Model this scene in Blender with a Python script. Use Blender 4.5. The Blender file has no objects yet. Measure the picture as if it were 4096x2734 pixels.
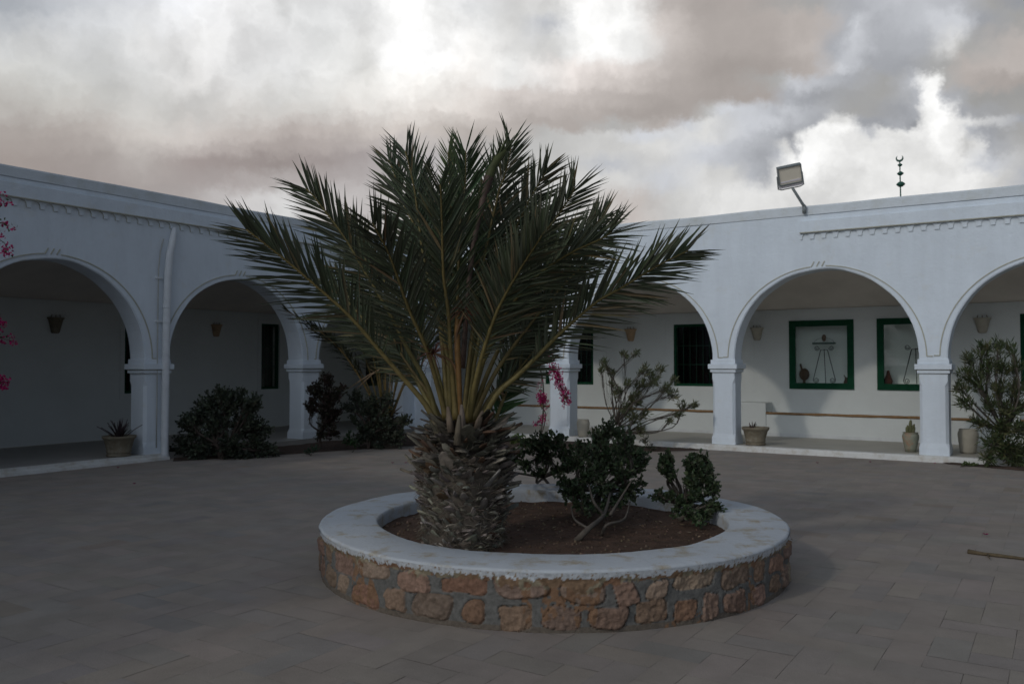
import bpy, bmesh, math, random
from mathutils import Vector, Matrix, noise
R = random.Random(7)
PI = math.pi
sc = bpy.context.scene
COL = sc.collection

# ---------------------------------------------------------------- camera, light, sky, exposure
F, CX, CY, TH, EYE = 3400.0, 2048.0, 1367.0, math.atan(88/3400.0), 1.6
SUN_AZ, SUN_EL = (0.762, 0.648), math.radians(29.5)      # direction the light travels over the ground
LOBE = 1.25
SUN_STRENGTH, SUN_ANGLE = 0.50, 3.0
cam = bpy.data.cameras.new('camera'); cam.sensor_width = 36; cam.lens = F/4096*36
cam.clip_start = .05; cam.clip_end = 3000
cam.dof.use_dof = True; cam.dof.focus_distance = 6.6; cam.dof.aperture_fstop = 3.2
co = bpy.data.objects.new('camera', cam); COL.objects.link(co)
co.location = (0, 0, EYE); co.rotation_euler = (PI/2+TH, 0, 0); sc.camera = co
sc.view_settings.view_transform = 'Standard'; sc.view_settings.look = 'None'
sc.view_settings.exposure = 0; sc.view_settings.gamma = 1; sc.view_settings.use_curve_mapping = False
sc.cycles.max_bounces = 6; sc.cycles.transparent_max_bounces = 8

sl = bpy.data.lights.new('sun', 'SUN'); sl.energy = SUN_STRENGTH; sl.angle = math.radians(SUN_ANGLE); sl.color = (1, .93, .83)
so = bpy.data.objects.new('sun', sl); COL.objects.link(so)
sdir = Vector((SUN_AZ[0]*math.cos(SUN_EL), SUN_AZ[1]*math.cos(SUN_EL), -math.sin(SUN_EL)))
so.rotation_euler = sdir.to_track_quat('-Z', 'Y').to_euler(); so.location = (-8, -8, 12)

def lin(c):
    return tuple((v/255/12.92 if v/255 < .04045 else ((v/255+.055)/1.055)**2.4) for v in c)

SKY_LEFT = [   # tangent of the elevation, then (tangent of the azimuth in 2349ths, colour) round the horizon ahead
 (0, [(0,150,155,162),(200,195,198,203),(400,222,224,228),(480,236,236,238),(600,215,216,216),(800,205,206,207),(870,240,240,240),(950,251,251,250),(1050,215,216,217),(1200,200,203,206),(1290,216,216,216),(1350,253,252,250),(1450,235,232,230),(1550,170,163,160),(1700,160,153,150),(1850,150,147,152),(1950,165,165,172),(2100,185,187,192),(2200,175,175,180),(2349,140,138,145)]),
 (80, [(0,188,190,192),(120,205,206,207),(200,198,200,202),(330,215,215,215),(450,226,226,226),(600,213,213,214),(750,205,206,206),(830,215,215,214),(900,249,249,248),(960,255,255,254),(1050,236,235,233),(1200,205,206,208),(1290,238,238,236),(1390,252,250,248),(1460,220,216,213),(1550,165,157,154),(1700,155,148,146),(1850,150,148,152),(1950,185,186,190),(2050,165,165,172),(2200,150,148,152),(2349,150,147,146)]),
 (160, [(0,195,195,192),(150,190,191,190),(300,195,196,196),(450,215,214,213),(600,205,206,207),(720,221,221,220),(830,212,212,210),(890,252,251,249),(980,251,250,247),(1100,236,233,230),(1200,226,223,220),(1300,228,224,221),(1400,200,193,189),(1500,160,152,149),(1700,152,144,142),(1850,158,156,160),(1950,150,149,153),(2080,150,149,154),(2135,205,205,206),(2200,165,164,168),(2300,165,160,155),(2349,155,148,144)]),
 (240, [(0,175,172,168),(150,185,184,180),(250,188,187,184),(350,196,195,192),(450,190,189,187),(550,206,204,201),(650,196,195,192),(750,205,204,201),(850,225,222,218),(950,232,229,225),(1050,215,209,204),(1200,195,187,182),(1350,165,156,152),(1500,152,144,141),(1650,155,150,150),(1730,176,176,181),(1850,150,148,153),(1950,150,149,154),(2080,160,160,165),(2130,236,236,236),(2170,242,242,241),(2210,180,180,184),(2280,150,148,151),(2349,140,135,135)]),
 (300, [(0,150,143,139),(150,155,148,144),(300,176,171,167),(380,206,201,196),(450,187,181,177),(550,175,168,164),(650,170,162,158),(800,175,168,164),(900,190,183,178),(1050,170,163,158),(1200,165,158,154),(1300,167,163,162),(1400,190,190,192),(1480,201,202,204),(1600,190,193,198),(1700,175,178,184),(1760,148,151,160),(1850,200,202,206),(1920,247,247,246),(2000,238,238,237),(2070,158,160,168),(2100,240,240,240),(2170,236,236,235),(2230,170,170,174),(2300,181,180,180),(2349,150,148,150)]),
 (370, [(0,140,131,127),(150,135,127,124),(300,150,143,140),(350,165,160,157),(430,140,130,128),(550,132,123,121),(700,135,126,124),(850,145,138,138),(950,160,157,158),(1100,165,163,164),(1300,186,185,185),(1400,180,180,182),(1500,196,196,196),(1600,195,196,198),(1700,170,172,177),(1760,148,152,161),(1820,236,236,235),(1900,242,242,240),(2000,241,240,237),(2100,226,225,222),(2200,221,219,216),(2260,195,194,194),(2349,175,174,175)]),
 (450, [(0,136,128,125),(300,140,132,130),(450,150,145,144),(560,190,188,188),(640,202,202,202),(700,172,168,168),(900,170,166,165),(1300,190,188,188),(1450,180,175,173),(1550,200,198,197),(1650,216,215,213),(1750,216,215,213),(1850,200,197,196),(2000,226,225,223),(2200,226,224,222),(2300,200,199,199),(2349,190,189,189)])]

SKY_RIGHT = [   # same, right half: (place, brightness, tint) with w warm, n neutral, b bluish
 (0, '1200 202 n 1290 216 n 1335 253 n 1450 237 n 1530 180 w 1600 160 w 1700 158 w 1850 150 n 1950 165 b 2020 178 b 2100 188 b 2200 176 b 2290 150 n 2349 142 b'),
 (40, '1180 205 n 1270 192 b 1325 245 n 1390 254 n 1450 240 n 1520 195 w 1600 162 w 1720 158 w 1884 170 w 1940 168 b 1964 202 b 2010 165 b 2100 182 b 2194 205 b 2250 152 b 2349 148 n'),
 (100, '1180 216 n 1250 204 n 1300 236 n 1400 251 n 1475 226 n 1545 190 w 1625 158 w 1770 156 w 1864 174 w 1924 160 b 1974 190 b 2024 160 b 2124 166 b 2189 214 n 2224 162 n 2349 170 w'),
 (150, '1180 231 n 1320 226 w 1420 214 w 1520 176 w 1625 150 w 1770 148 w 1874 162 w 1939 195 b 2000 156 b 2074 153 b 2174 155 n 2224 166 w 2330 172 w'),
 (180, '1180 222 n 1320 212 w 1420 192 w 1540 158 w 1690 149 w 1790 158 n 1839 190 b 1900 177 b 1950 160 b 2024 152 n 2090 180 b 2125 242 n 2158 240 n 2180 160 n 2230 163 w 2330 150 w'),
 (215, '1180 196 w 1320 182 w 1475 158 w 1625 149 w 1774 150 w 1824 165 b 1874 150 b 2024 151 n 2110 170 b 2138 248 n 2166 246 n 2188 165 b 2250 145 n 2349 140 n'),
 (250, '1180 176 w 1280 168 w 1475 150 w 1580 153 w 1630 172 n 1674 206 b 1724 196 b 1799 175 b 1824 190 b 1874 164 b 1974 150 n 2074 149 b 2105 165 b 2124 238 n 2160 246 n 2195 240 n 2216 156 b 2275 145 n'),
 (275, '1180 162 w 1320 157 w 1400 168 n 1524 160 w 1574 196 b 1624 208 n 1724 190 b 1799 196 b 1850 163 b 1896 158 b 1918 216 n 1954 216 n 1984 150 b 2024 150 b 2074 165 b 2108 132 b 2128 242 n 2174 250 n 2206 226 n 2222 152 b 2349 146 n'),
 (300, '1180 166 w 1250 172 n 1374 190 n 1400 206 n 1474 200 b 1624 206 n 1724 190 b 1799 165 b 1840 138 b 1872 236 n 1924 254 n 1974 246 n 2004 180 b 2026 226 n 2074 241 n 2174 246 n 2204 231 n 2226 180 b 2265 150 b 2349 151 n'),
 (330, '1180 170 n 1320 186 n 1424 196 n 1524 206 n 1624 200 b 1724 176 b 1774 164 b 1814 214 n 1838 154 b 1862 251 n 1924 242 n 2024 236 n 2174 239 n 2214 190 n 2244 226 n 2266 160 b 2349 160 n'),
 (365, '1180 172 n 1300 188 n 1400 182 b 1500 198 n 1600 197 b 1700 172 b 1758 150 b 1790 176 b 1822 240 n 1900 243 n 2000 241 n 2100 227 n 2200 224 n 2262 192 b 2349 172 n'),
 (400, '1180 178 n 1324 190 n 1424 200 n 1524 195 b 1624 206 n 1674 196 n 1724 170 b 1764 156 b 1790 215 n 1850 240 n 1974 232 n 2124 228 n 2200 233 n 2250 225 n 2300 190 n 2349 170 b'),
 (450, '1180 185 n 1320 188 n 1450 177 w 1550 199 n 1650 216 n 1750 216 n 1850 199 n 2000 226 n 2200 225 n 2300 200 n 2349 190 n')]
def sky_rows():
    tint = {'w': (3, -4, -8), 'n': (0, 0, -1), 'b': (-4, -1, 5)}
    def left(y, x):
        def at(row, x):
            for p, q in zip(row, row[1:]):
                if p[0] <= x <= q[0]: f = (x-p[0])/(q[0]-p[0]); return [p[k]+(q[k]-p[k])*f for k in (1, 2, 3)]
            return list(row[-1][1:])
        for (ya, ra), (yb, rb) in zip(SKY_LEFT, SKY_LEFT[1:]):
            if ya <= y <= yb:
                f = (y-ya)/(yb-ya); a, b = at(ra, x), at(rb, x); return [min(255, (a[k]+(b[k]-a[k])*f)*1.035) for k in range(3)]
    out = []
    for y, txt in SKY_RIGHT:
        tk = txt.split(); st = [(x, *left(y, x)) for x in (0, 110, 220, 330, 440, 540, 640, 740, 830, 900, 980, 1080)]
        for k in range(0, len(tk), 3):
            v = float(tk[k+1]); st.append((int(tk[k]), *[max(0, min(255, v+d)) for d in tint[tk[k+2]]]))
        out.append((y, st[:32]))
    return out

def build_world():
    w = bpy.data.worlds.new('World'); sc.world = w; w.use_nodes = True
    nt = w.node_tree; nt.nodes.clear(); N = nt.nodes; Lk = nt.links
    def nd(t, **k):
        n = N.new(t)
        for a, b in k.items(): setattr(n, a, b)
        return n
    def m(op, a, b=None, c=None):
        n = nd('ShaderNodeMath', operation=op)
        for i, v in enumerate((a, b, c)):
            if v is None: continue
            if isinstance(v, (int, float)): n.inputs[i].default_value = v
            else: Lk.new(v, n.inputs[i])
        return n.outputs[0]
    def vm(op, a, b):
        n = nd('ShaderNodeVectorMath', operation=op)
        for i, v in enumerate((a, b)):
            if isinstance(v, tuple): n.inputs[i].default_value = v
            elif isinstance(v, (int, float)): n.inputs['Scale'].default_value = v
            else: Lk.new(v, n.inputs[i])
        return n.outputs[0]
    def nz(vec, scale, det, rough=.55):
        n = nd('ShaderNodeTexNoise'); n.inputs['Scale'].default_value = scale
        n.inputs['Detail'].default_value = det; n.inputs['Roughness'].default_value = rough
        Lk.new(vec, n.inputs['Vector']); return n
    def mix(f, a, b, t='MIX'):
        n = nd('ShaderNodeMix', data_type='RGBA', blend_type=t); n.clamp_factor = True
        for i, v in ((0, f), (6, a), (7, b)):
            if isinstance(v, (int, float)): n.inputs[i].default_value = v
            elif isinstance(v, tuple): n.inputs[i].default_value = (*v, 1)
            else: Lk.new(v, n.inputs[i])
        return n.outputs[2]
    def step(x, a, b):
        n = nd('ShaderNodeMapRange', interpolation_type='SMOOTHSTEP')
        Lk.new(x, n.inputs[0]); n.inputs[1].default_value = a; n.inputs[2].default_value = b
        return n.outputs[0]
    d = nd('ShaderNodeTexCoord').outputs['Generated']
    w1 = vm('SCALE', vm('SUBTRACT', nz(d, 4.5, 3).outputs['Color'], (.5, .5, .5)), .030)
    w2 = vm('SCALE', vm('SUBTRACT', nz(d, 16, 5, .65).outputs['Color'], (.5, .5, .5)), .034)
    dw = vm('ADD', d, vm('ADD', w1, w2))
    w3 = vm('SCALE', vm('SUBTRACT', nz(d, 45, 4, .7).outputs['Color'], (.5, .5, .5)), .024); dw = vm('ADD', dw, w3)
    s = nd('ShaderNodeSeparateXYZ'); Lk.new(dw, s.inputs[0])
    s0 = nd('ShaderNodeSeparateXYZ'); Lk.new(d, s0.inputs[0])
    yy = m('MAXIMUM', s.outputs[1], .25)
    u = m('DIVIDE', s.outputs[0], yy); v = m('DIVIDE', s.outputs[2], yy)
    t = m('MULTIPLY_ADD', u, F/4096, .5)
    acc = None; pv = None
    for y, stops in sky_rows():
        r = nd('ShaderNodeValToRGB'); cr = r.color_ramp; cr.interpolation = 'LINEAR'
        cr.elements[0].position = 0; cr.elements[0].color = (*lin(stops[0][1:]), 1)
        cr.elements[1].position = 1; cr.elements[1].color = (*lin(stops[-1][1:]), 1)
        for q in stops[1:-1]:
            e = cr.elements.new(q[0]/2349); e.color = (*lin(q[1:]), 1)
        Lk.new(t, r.inputs[0])
        vv = (834-y)/2349*4096/F
        acc = r.outputs[0] if acc is None else mix(step(v, pv, vv), acc, r.outputs[0])
        pv = vv
    # step() above rises as v falls from one row to the next
    # fine cloud structure
    f1 = nz(dw, 9, 8, .62).outputs['Fac']
    bw = nd('ShaderNodeRGBToBW'); Lk.new(acc, bw.inputs[0]); lum = bw.outputs[0]
    g = m('MULTIPLY_ADD', m('SUBTRACT', f1, .5), m('MULTIPLY_ADD', lum, .5, .06), 1.02)
    front = mix(1.0, acc, vm('SCALE', (1, 1, 1), 1.0), 'MULTIPLY')
    cg = nd('ShaderNodeCombineColor'); [Lk.new(g, cg.inputs[i]) for i in range(3)]
    front = mix(1.0, acc, cg.outputs[0], 'MULTIPLY')
    bn = nz(dw, 15, 3, .5).outputs['Fac']
    bb = m('MULTIPLY_ADD', m('ABSOLUTE', m('SUBTRACT', bn, .5)), m('MULTIPLY', lum, -1.3), 1.05)
    cb = nd('ShaderNodeCombineColor'); [Lk.new(bb, cb.inputs[i]) for i in range(3)]
    front = mix(1.0, mix(.045, front, (1.0, .96, .93), 'ADD'), cb.outputs[0], 'MULTIPLY')
    # the sky elsewhere: heavy blue-grey cloud with thin gaps over the clear sky
    sky = nd('ShaderNodeTexSky', sky_type='NISHITA'); sky.sun_disc = False
    sky.sun_elevation = SUN_EL; sky.sun_rotation = math.atan2(-SUN_AZ[0], -SUN_AZ[1])
    cl = nz(d, 2.2, 6, .6)
    ramp = nd('ShaderNodeValToRGB'); ramp.color_ramp.elements[0].position = .3; ramp.color_ramp.elements[1].position = .75
    ramp.color_ramp.elements[0].color = (.058, .074, .105, 1); ramp.color_ramp.elements[1].color = (.15, .175, .215, 1)
    Lk.new(cl.outputs['Fac'], ramp.inputs[0])
    skd = mix(1.0, sky.outputs[0], (.1, .1, .1), 'MULTIPLY')
    back = mix(.9, skd, ramp.outputs[0])
    # thin bright cloud around the veiled sun, behind the viewer
    lob = nd('ShaderNodeVectorMath', operation='DOT_PRODUCT'); Lk.new(d, lob.inputs[0]); lob.inputs[1].default_value = (-.56*.93, -.83*.93, .37)
    lv_ = m('EXPONENT', m('MULTIPLY', m('SUBTRACT', lob.outputs['Value'], 1.0), 6.5))
    lc = nd('ShaderNodeMix', data_type='RGBA', blend_type='ADD'); lc.inputs[0].default_value = 1; Lk.new(back, lc.inputs[6])
    ls = nd('ShaderNodeVectorMath', operation='SCALE'); ls.inputs[0].default_value = (.93, 1.0, 1.08); Lk.new(m('MULTIPLY', lv_, LOBE), ls.inputs['Scale']); Lk.new(ls.outputs[0], lc.inputs[7]); back = lc.outputs[2]
    hor = m('DIVIDE', s0.outputs[1], m('SQRT', m('ADD', m('MULTIPLY', s0.outputs[0], s0.outputs[0]), m('ADD', m('MULTIPLY', s0.outputs[1], s0.outputs[1]), 1e-4))))
    mask = m('MULTIPLY', step(hor, .60, .83), m('SUBTRACT', 1.0, step(s0.outputs[2], .42, .62)))
    out = mix(mask, back, front)
    out10 = nd('ShaderNodeVectorMath', operation='SCALE'); Lk.new(out, out10.inputs[0]); out10.inputs['Scale'].default_value = 10
    bg = nd('ShaderNodeBackground'); bg.inputs[1].default_value = .1; Lk.new(out10.outputs[0], bg.inputs[0])
    o = nd('ShaderNodeOutputWorld'); Lk.new(bg.outputs[0], o.inputs[0])
build_world()

# ---------------------------------------------------------------- placement helpers
C0 = (-2.25, 19.8); AX = (.8393, -.5436); AY = (.5436, .8393)
ANG = math.atan2(AX[1], AX[0])
def W(a, b, z=0.0): return Vector((C0[0]+a*AX[0]+b*AY[0], C0[1]+a*AX[1]+b*AY[1], z))
def loc(X, Y): dx, dy = X-C0[0], Y-C0[1]; return dx*AX[0]+dy*AX[1], dx*AY[0]+dy*AY[1]
def ray(px, py):
    x = (px-CX)/F; u = (CY-py)/F; c, s = math.cos(TH), math.sin(TH); return x, c-u*s, s+u*c
def gnd(px, py, z=0.0):
    d = ray(px, py); t = (z-EYE)/d[2]; return Vector((d[0]*t, d[1]*t, z))
def atY(px, py, Y):
    d = ray(px, py); t = Y/d[1]; return Vector((d[0]*t, Y, EYE+d[2]*t))
def on_back(px, py, ly):
    d = ray(px, py); o = loc(0, 0); da = d[0]*AX[0]+d[1]*AX[1]; db = d[0]*AY[0]+d[1]*AY[1]
    t = (ly-o[1])/db; return o[0]+da*t, EYE+d[2]*t

# ---------------------------------------------------------------- object helpers
def obj(name, bm, mat, parent=None, smooth=False):
    me = bpy.data.meshes.new(name); bm.to_mesh(me); bm.free()
    o = bpy.data.objects.new(name, me); COL.objects.link(o)
    if mat is not None:
        for mm in (mat if isinstance(mat, (list, tuple)) else [mat]): me.materials.append(mm)
    if parent is not None:
        o.parent = parent; o.matrix_parent_inverse = parent.matrix_world.inverted()
    if smooth:
        for p in me.polygons: p.use_smooth = True
    return o
def thing(name, label, cat, p=(0, 0, 0), group=None):
    o = bpy.data.objects.new(name, None); COL.objects.link(o); o.location = p; o.empty_display_size = .2
    o['label'] = label; o['category'] = cat
    if group: o['group'] = group
    bpy.context.view_layer.update()
    return o
def tag(o, label, cat, group=None):
    o['label'] = label; o['category'] = cat
    if group: o['group'] = group
    return o
def struct(name, bm, mat):
    o = obj(name, bm, mat); o['kind'] = 'structure'; return o
def NB(): return bmesh.new()
def box(bm, x0, x1, y0, y1, z0, z1, X=None, bev=0):
    X = X or (lambda a, b, c: Vector((a, b, c)))
    vs = [bm.verts.new(X(a, b, c)) for a in (x0, x1) for b in (y0, y1) for c in (z0, z1)]
    fs = [bm.faces.new([vs[i] for i in f]) for f in ((0, 1, 3, 2), (4, 6, 7, 5), (0, 4, 5, 1), (2, 3, 7, 6), (0, 2, 6, 4), (1, 5, 7, 3))]
    if bev:
        es = list({e for f in fs for e in f.edges})
        bmesh.ops.recalc_face_normals(bm, faces=fs)
        bmesh.ops.bevel(bm, geom=es, offset=bev, segments=2, profile=.6, affect='EDGES')
    return vs
def tube(bm, pts, rad, n=6, cap=True, colour=None):
    pts = [Vector(p) for p in pts]; rings = []
    rad = rad if isinstance(rad, (list, tuple)) else [rad]*len(pts)
    up = Vector((0, 0, 1)); prev = None
    for i, p in enumerate(pts):
        t = (pts[min(i+1, len(pts)-1)]-pts[max(i-1, 0)]).normalized()
        a = prev if prev is not None else (up if abs(t.z) < .9 else Vector((1, 0, 0)))
        s = a.cross(t)
        if s.length < 1e-5: s = Vector((1, 0, 0)).cross(t)
        s.normalize(); b = t.cross(s); prev = b.copy()
        prev = b
        rings.append([bm.verts.new(p+(s*math.cos(k*2*PI/n)+b*math.sin(k*2*PI/n))*rad[i]) for k in range(n)])
        prev = b
    fs = []
    for i in range(len(rings)-1):
        for k in range(n):
            fs.append(bm.faces.new((rings[i][k], rings[i][(k+1) % n], rings[i+1][(k+1) % n], rings[i+1][k])))
    if cap:
        fs.append(bm.faces.new(rings[0][::-1])); fs.append(bm.faces.new(rings[-1]))
    for f in fs: f.smooth = True
    return fs
def lathe(bm, prof, c=(0, 0, 0), n=32, closed=False, wob=0.0, sx=1, sy=1, a0=0, a1=2*PI):
    full = abs(a1-a0-2*PI) < 1e-4; rings = []
    for (r, z) in prof:
        ring = []
        for k in range(n if full else n+1):
            a = a0+(a1-a0)*k/n; rr = r*(1+wob*noise.noise(Vector((math.cos(a)*1.5, math.sin(a)*1.5, z*5))))
            ring.append(bm.verts.new((c[0]+rr*math.cos(a)*sx, c[1]+rr*math.sin(a)*sy, c[2]+z)))
        rings.append(ring)
    for i in range(len(rings)-1):
        for k in range(n):
            k2 = (k+1) % len(rings[i])
            f = bm.faces.new((rings[i][k], rings[i][k2], rings[i+1][k2], rings[i+1][k])); f.smooth = True
    return rings
def ellipsoid(bm, c, r, n=12, mtx=None):
    res = bmesh.ops.create_uvsphere(bm, u_segments=n, v_segments=max(6, n//2+2), radius=1)
    for v in res['verts']:
        p = Vector((v.co.x*r[0], v.co.y*r[1], v.co.z*r[2]))
        v.co = (mtx @ p if mtx else p)+Vector(c)
    for f in {f for v in res['verts'] for f in v.link_faces}: f.smooth = True

# ---------------------------------------------------------------- materials
def mat(name, col, rough=.85, n_scale=0, n_amt=0, bump=0, bump_scale=20, col2=None, spec=.3, attr=None, metallic=0, trans=0, detail=5, stain=None, stretch=None, streak=0):
    m = bpy.data.materials.new(name); m.use_nodes = True; nt = m.node_tree; N = nt.nodes; Lk = nt.links
    p = N['Principled BSDF']; p.inputs['Roughness'].default_value = rough
    p.inputs['Specular IOR Level'].default_value = spec; p.inputs['Metallic'].default_value = metallic
    tc = N.new('ShaderNodeTexCoord'); vec = tc.outputs['Object']
    if stretch:
        mp = N.new('ShaderNodeMapping'); mp.inputs['Scale'].default_value = stretch; Lk.new(vec, mp.inputs[0]); vec = mp.outputs[0]
    base = None
    def mixn(f, a, b, t='MIX'):
        n = N.new('ShaderNodeMix'); n.data_type = 'RGBA'; n.blend_type = t
        for i, v in ((0, f), (6, a), (7, b)):
            if isinstance(v, (int, float)): n.inputs[i].default_value = v
            elif isinstance(v, tuple): n.inputs[i].default_value = (*v, 1)
            else: Lk.new(v, n.inputs[i])
        return n.outputs[2]
    if attr:
        a = N.new('ShaderNodeAttribute'); a.attribute_name = attr; base = a.outputs['Color']
    else:
        rgb = N.new('ShaderNodeRGB'); rgb.outputs[0].default_value = (*col, 1); base = rgb.outputs[0]
    if n_amt or col2:
        nz = N.new('ShaderNodeTexNoise'); nz.inputs['Scale'].default_value = n_scale; nz.inputs['Detail'].default_value = detail
        nz.inputs['Roughness'].default_value = .6
        Lk.new(vec, nz.inputs['Vector'])
        mr = N.new('ShaderNodeMapRange'); mr.inputs[1].default_value = .35; mr.inputs[2].default_value = .68; Lk.new(nz.outputs['Fac'], mr.inputs[0])
        c2 = col2 or tuple(c*(1-n_amt) for c in col)
        if attr: base = mixn(mr.outputs[0], base, mixn(1.0, base, tuple([1-n_amt]*3), 'MULTIPLY'))
        else: base = mixn(mr.outputs[0], base, c2)
    if stain:      # (colour, scale, low, high, amount)
        nz = N.new('ShaderNodeTexNoise'); nz.inputs['Scale'].default_value = stain[1]; nz.inputs['Detail'].default_value = 8; nz.inputs['Roughness'].default_value = .7
        Lk.new(vec, nz.inputs['Vector'])
        mr = N.new('ShaderNodeMapRange'); mr.inputs[1].default_value = stain[2]; mr.inputs[2].default_value = stain[3]; mr.inputs[4].default_value = stain[4]
        Lk.new(nz.outputs['Fac'], mr.inputs[0]); base = mixn(mr.outputs[0], base, stain[0])
    if streak:
        mp = N.new('ShaderNodeMapping'); mp.inputs['Scale'].default_value = (1, 1, .16); Lk.new(tc.outputs['Object'], mp.inputs[0])
        nz = N.new('ShaderNodeTexNoise'); nz.inputs['Scale'].default_value = 5; nz.inputs['Detail'].default_value = 7; nz.inputs['Roughness'].default_value = .65; Lk.new(mp.outputs[0], nz.inputs['Vector'])
        mr = N.new('ShaderNodeMapRange'); mr.inputs[1].default_value = .42; mr.inputs[2].default_value = .75; mr.inputs[4].default_value = streak; Lk.new(nz.outputs['Fac'], mr.inputs[0])
        base = mixn(mr.outputs[0], base, tuple(c*.62 for c in col))
    Lk.new(base, p.inputs['Base Color'])
    if bump:
        b = N.new('ShaderNodeBump'); b.inputs['Strength'].default_value = 1; b.inputs['Distance'].default_value = bump
        n1 = N.new('ShaderNodeTexNoise'); n1.inputs['Scale'].default_value = bump_scale; n1.inputs['Detail'].default_value = 6; n1.inputs['Roughness'].default_value = .65
        Lk.new(vec, n1.inputs['Vector']); Lk.new(n1.outputs['Fac'], b.inputs['Height']); Lk.new(b.outputs[0], p.inputs['Normal'])
    if trans:
        tr = N.new('ShaderNodeBsdfTranslucent'); Lk.new(base, tr.inputs[0])
        mx = N.new('ShaderNodeMixShader'); mx.inputs[0].default_value = trans
        Lk.new(p.outputs[0], mx.inputs[1]); Lk.new(tr.outputs[0], mx.inputs[2]); Lk.new(mx.outputs[0], N['Material Output'].inputs[0])
    return m
M = {}
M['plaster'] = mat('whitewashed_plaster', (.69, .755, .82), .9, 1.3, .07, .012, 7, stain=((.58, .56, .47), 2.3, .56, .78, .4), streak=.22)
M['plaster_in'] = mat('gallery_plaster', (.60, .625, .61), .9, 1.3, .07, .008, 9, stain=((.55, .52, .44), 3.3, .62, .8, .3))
M['niche'] = mat('niche_whitewash', (.85, .87, .85), .9, 3, .05)
M['vault'] = mat('vault_plaster', (.74, .68, .61), .9, 1.5, .12, .006, 8)
M['coping'] = mat('weathered_coping', (.66, .71, .75), .9, 3, .08, .008, 12, stain=((.50, .50, .40), 3, .5, .72, .4))
M['groove'] = mat('ochre_stained_moulding', (.46, .45, .37), .9, 6, .2, .003, 30)
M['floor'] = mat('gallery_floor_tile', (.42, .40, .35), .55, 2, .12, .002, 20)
M['step'] = mat('step_whitewash', (.62, .62, .60), .9, 3, .12, .006, 15, stain=((.40, .34, .25), 6, .5, .7, .6))
M['joint'] = mat('pavement_joint', (.25, .215, .18), .95, 8, .3, .002, 40)
M['tile'] = mat('limestone_paving', (.3, .27, .25), .85, 3, .16, .002, 60, attr='col', stain=((.17, .145, .12), .9, .56, .80, .4))
M['ground'] = mat('sandy_ground', (.34, .29, .22), .95, 2, .2, .01, 8)
M['rock'] = mat('rubble_stone', (.3, .2, .15), .95, 40, .32, .006, 70, attr='col')
M['limewash'] = mat('rim_limewash', (.50, .53, .56), .9, 3, .10, .007, 24, stain=((.34, .27, .16), 5, .52, .66, .8))
M['soil'] = mat('garden_soil', (.105, .062, .042), 1, 10, .45, .02, 30)
M['soil_dark'] = mat('bed_soil', (.075, .05, .038), 1, 10, .45, .02, 30)
M['green_paint'] = mat('green_painted_wood', (.006, .055, .026), .75, 8, .25, .001, 40, spec=.12)
M['green_iron'] = mat('green_painted_iron', (.008, .055, .032), .5, spec=.4)
M['unlit_room'] = mat('unlit_room_black', (.02, .016, .013), .9)
M['curtain'] = mat('brown_curtain', (.10, .05, .035), .95, 30, .3, .004, 40)
M['wood'] = mat('bench_edge_wood', (.27, .16, .075), .7, 12, .3, .002, 40)
M['terracotta'] = mat('pale_terracotta', (.42, .29, .18), .9, 9, .2, .002, 40)
M['clay'] = mat('weathered_clay_pot', (.20, .17, .12), .9, 7, .28, .004, 30, stain=((.34, .32, .26), 9, .5, .7, .5))
M['clay_green'] = mat('greenish_clay_pot', (.26, .27, .21), .9, 7, .22, .004, 30, stain=((.36, .17, .09), 5, .52, .66, .7))
M['clay_white'] = mat('cream_clay_urn', (.43, .40, .33), .85, 7, .15, .003, 30)
M['iron'] = mat('wrought_iron', (.035, .05, .045), .6, 20, .4, metallic=.3)
M['rust'] = mat('rusty_rod', (.22, .13, .08), .8, 20, .4)
M['redcloth'] = mat('dark_red_wool', (.11, .035, .025), 1, 30, .4, .004, 50)
M['basket'] = mat('brown_fibre', (.14, .09, .06), 1, 30, .4, .004, 50)
M['pipe'] = mat('whitewashed_pipe', (.66, .69, .72), .85, 6, .12, .004, 20)
M['cable'] = mat('grey_cable', (.42, .42, .40), .8)
M['alu'] = mat('floodlight_housing', (.20, .22, .22), .5)
M['reflector'] = mat('floodlight_reflector', (.82, .75, .62), .5)
M['bracket'] = mat('galvanised_bracket', (.85, .80, .82), .45)
M['finial'] = mat('green_metal', (.01, .07, .045), .45, spec=.5)
M['trunk'] = mat('palm_bark', (.2, .17, .14), .95, 26, .45, .006, 55, attr='col', stretch=(1, 1, .5))
M['leaf'] = mat('palm_leaf', (.05, .06, .04), .6, attr='col', spec=.18, trans=.08)
M['rachis'] = mat('palm_rachis', (.17, .13, .045), .6, 14, .35, attr='col')
M['foliage'] = mat('shrub_leaf', (.03, .05, .02), .5, attr='col', spec=.3, trans=.12)
M['bark'] = mat('grey_branch', (.115, .098, .082), .95, 25, .35, .003, 60)
M['bark_dark'] = mat('dark_branch', (.08, .06, .05), .95, 25, .35, .003, 60)
M['petal'] = mat('magenta_bract', (.42, .02, .13), .6, attr='col', trans=.25)
M['dry'] = mat('dry_palm_stalk', (.13, .10, .06), .9, 20, .35, .002, 50)

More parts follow.
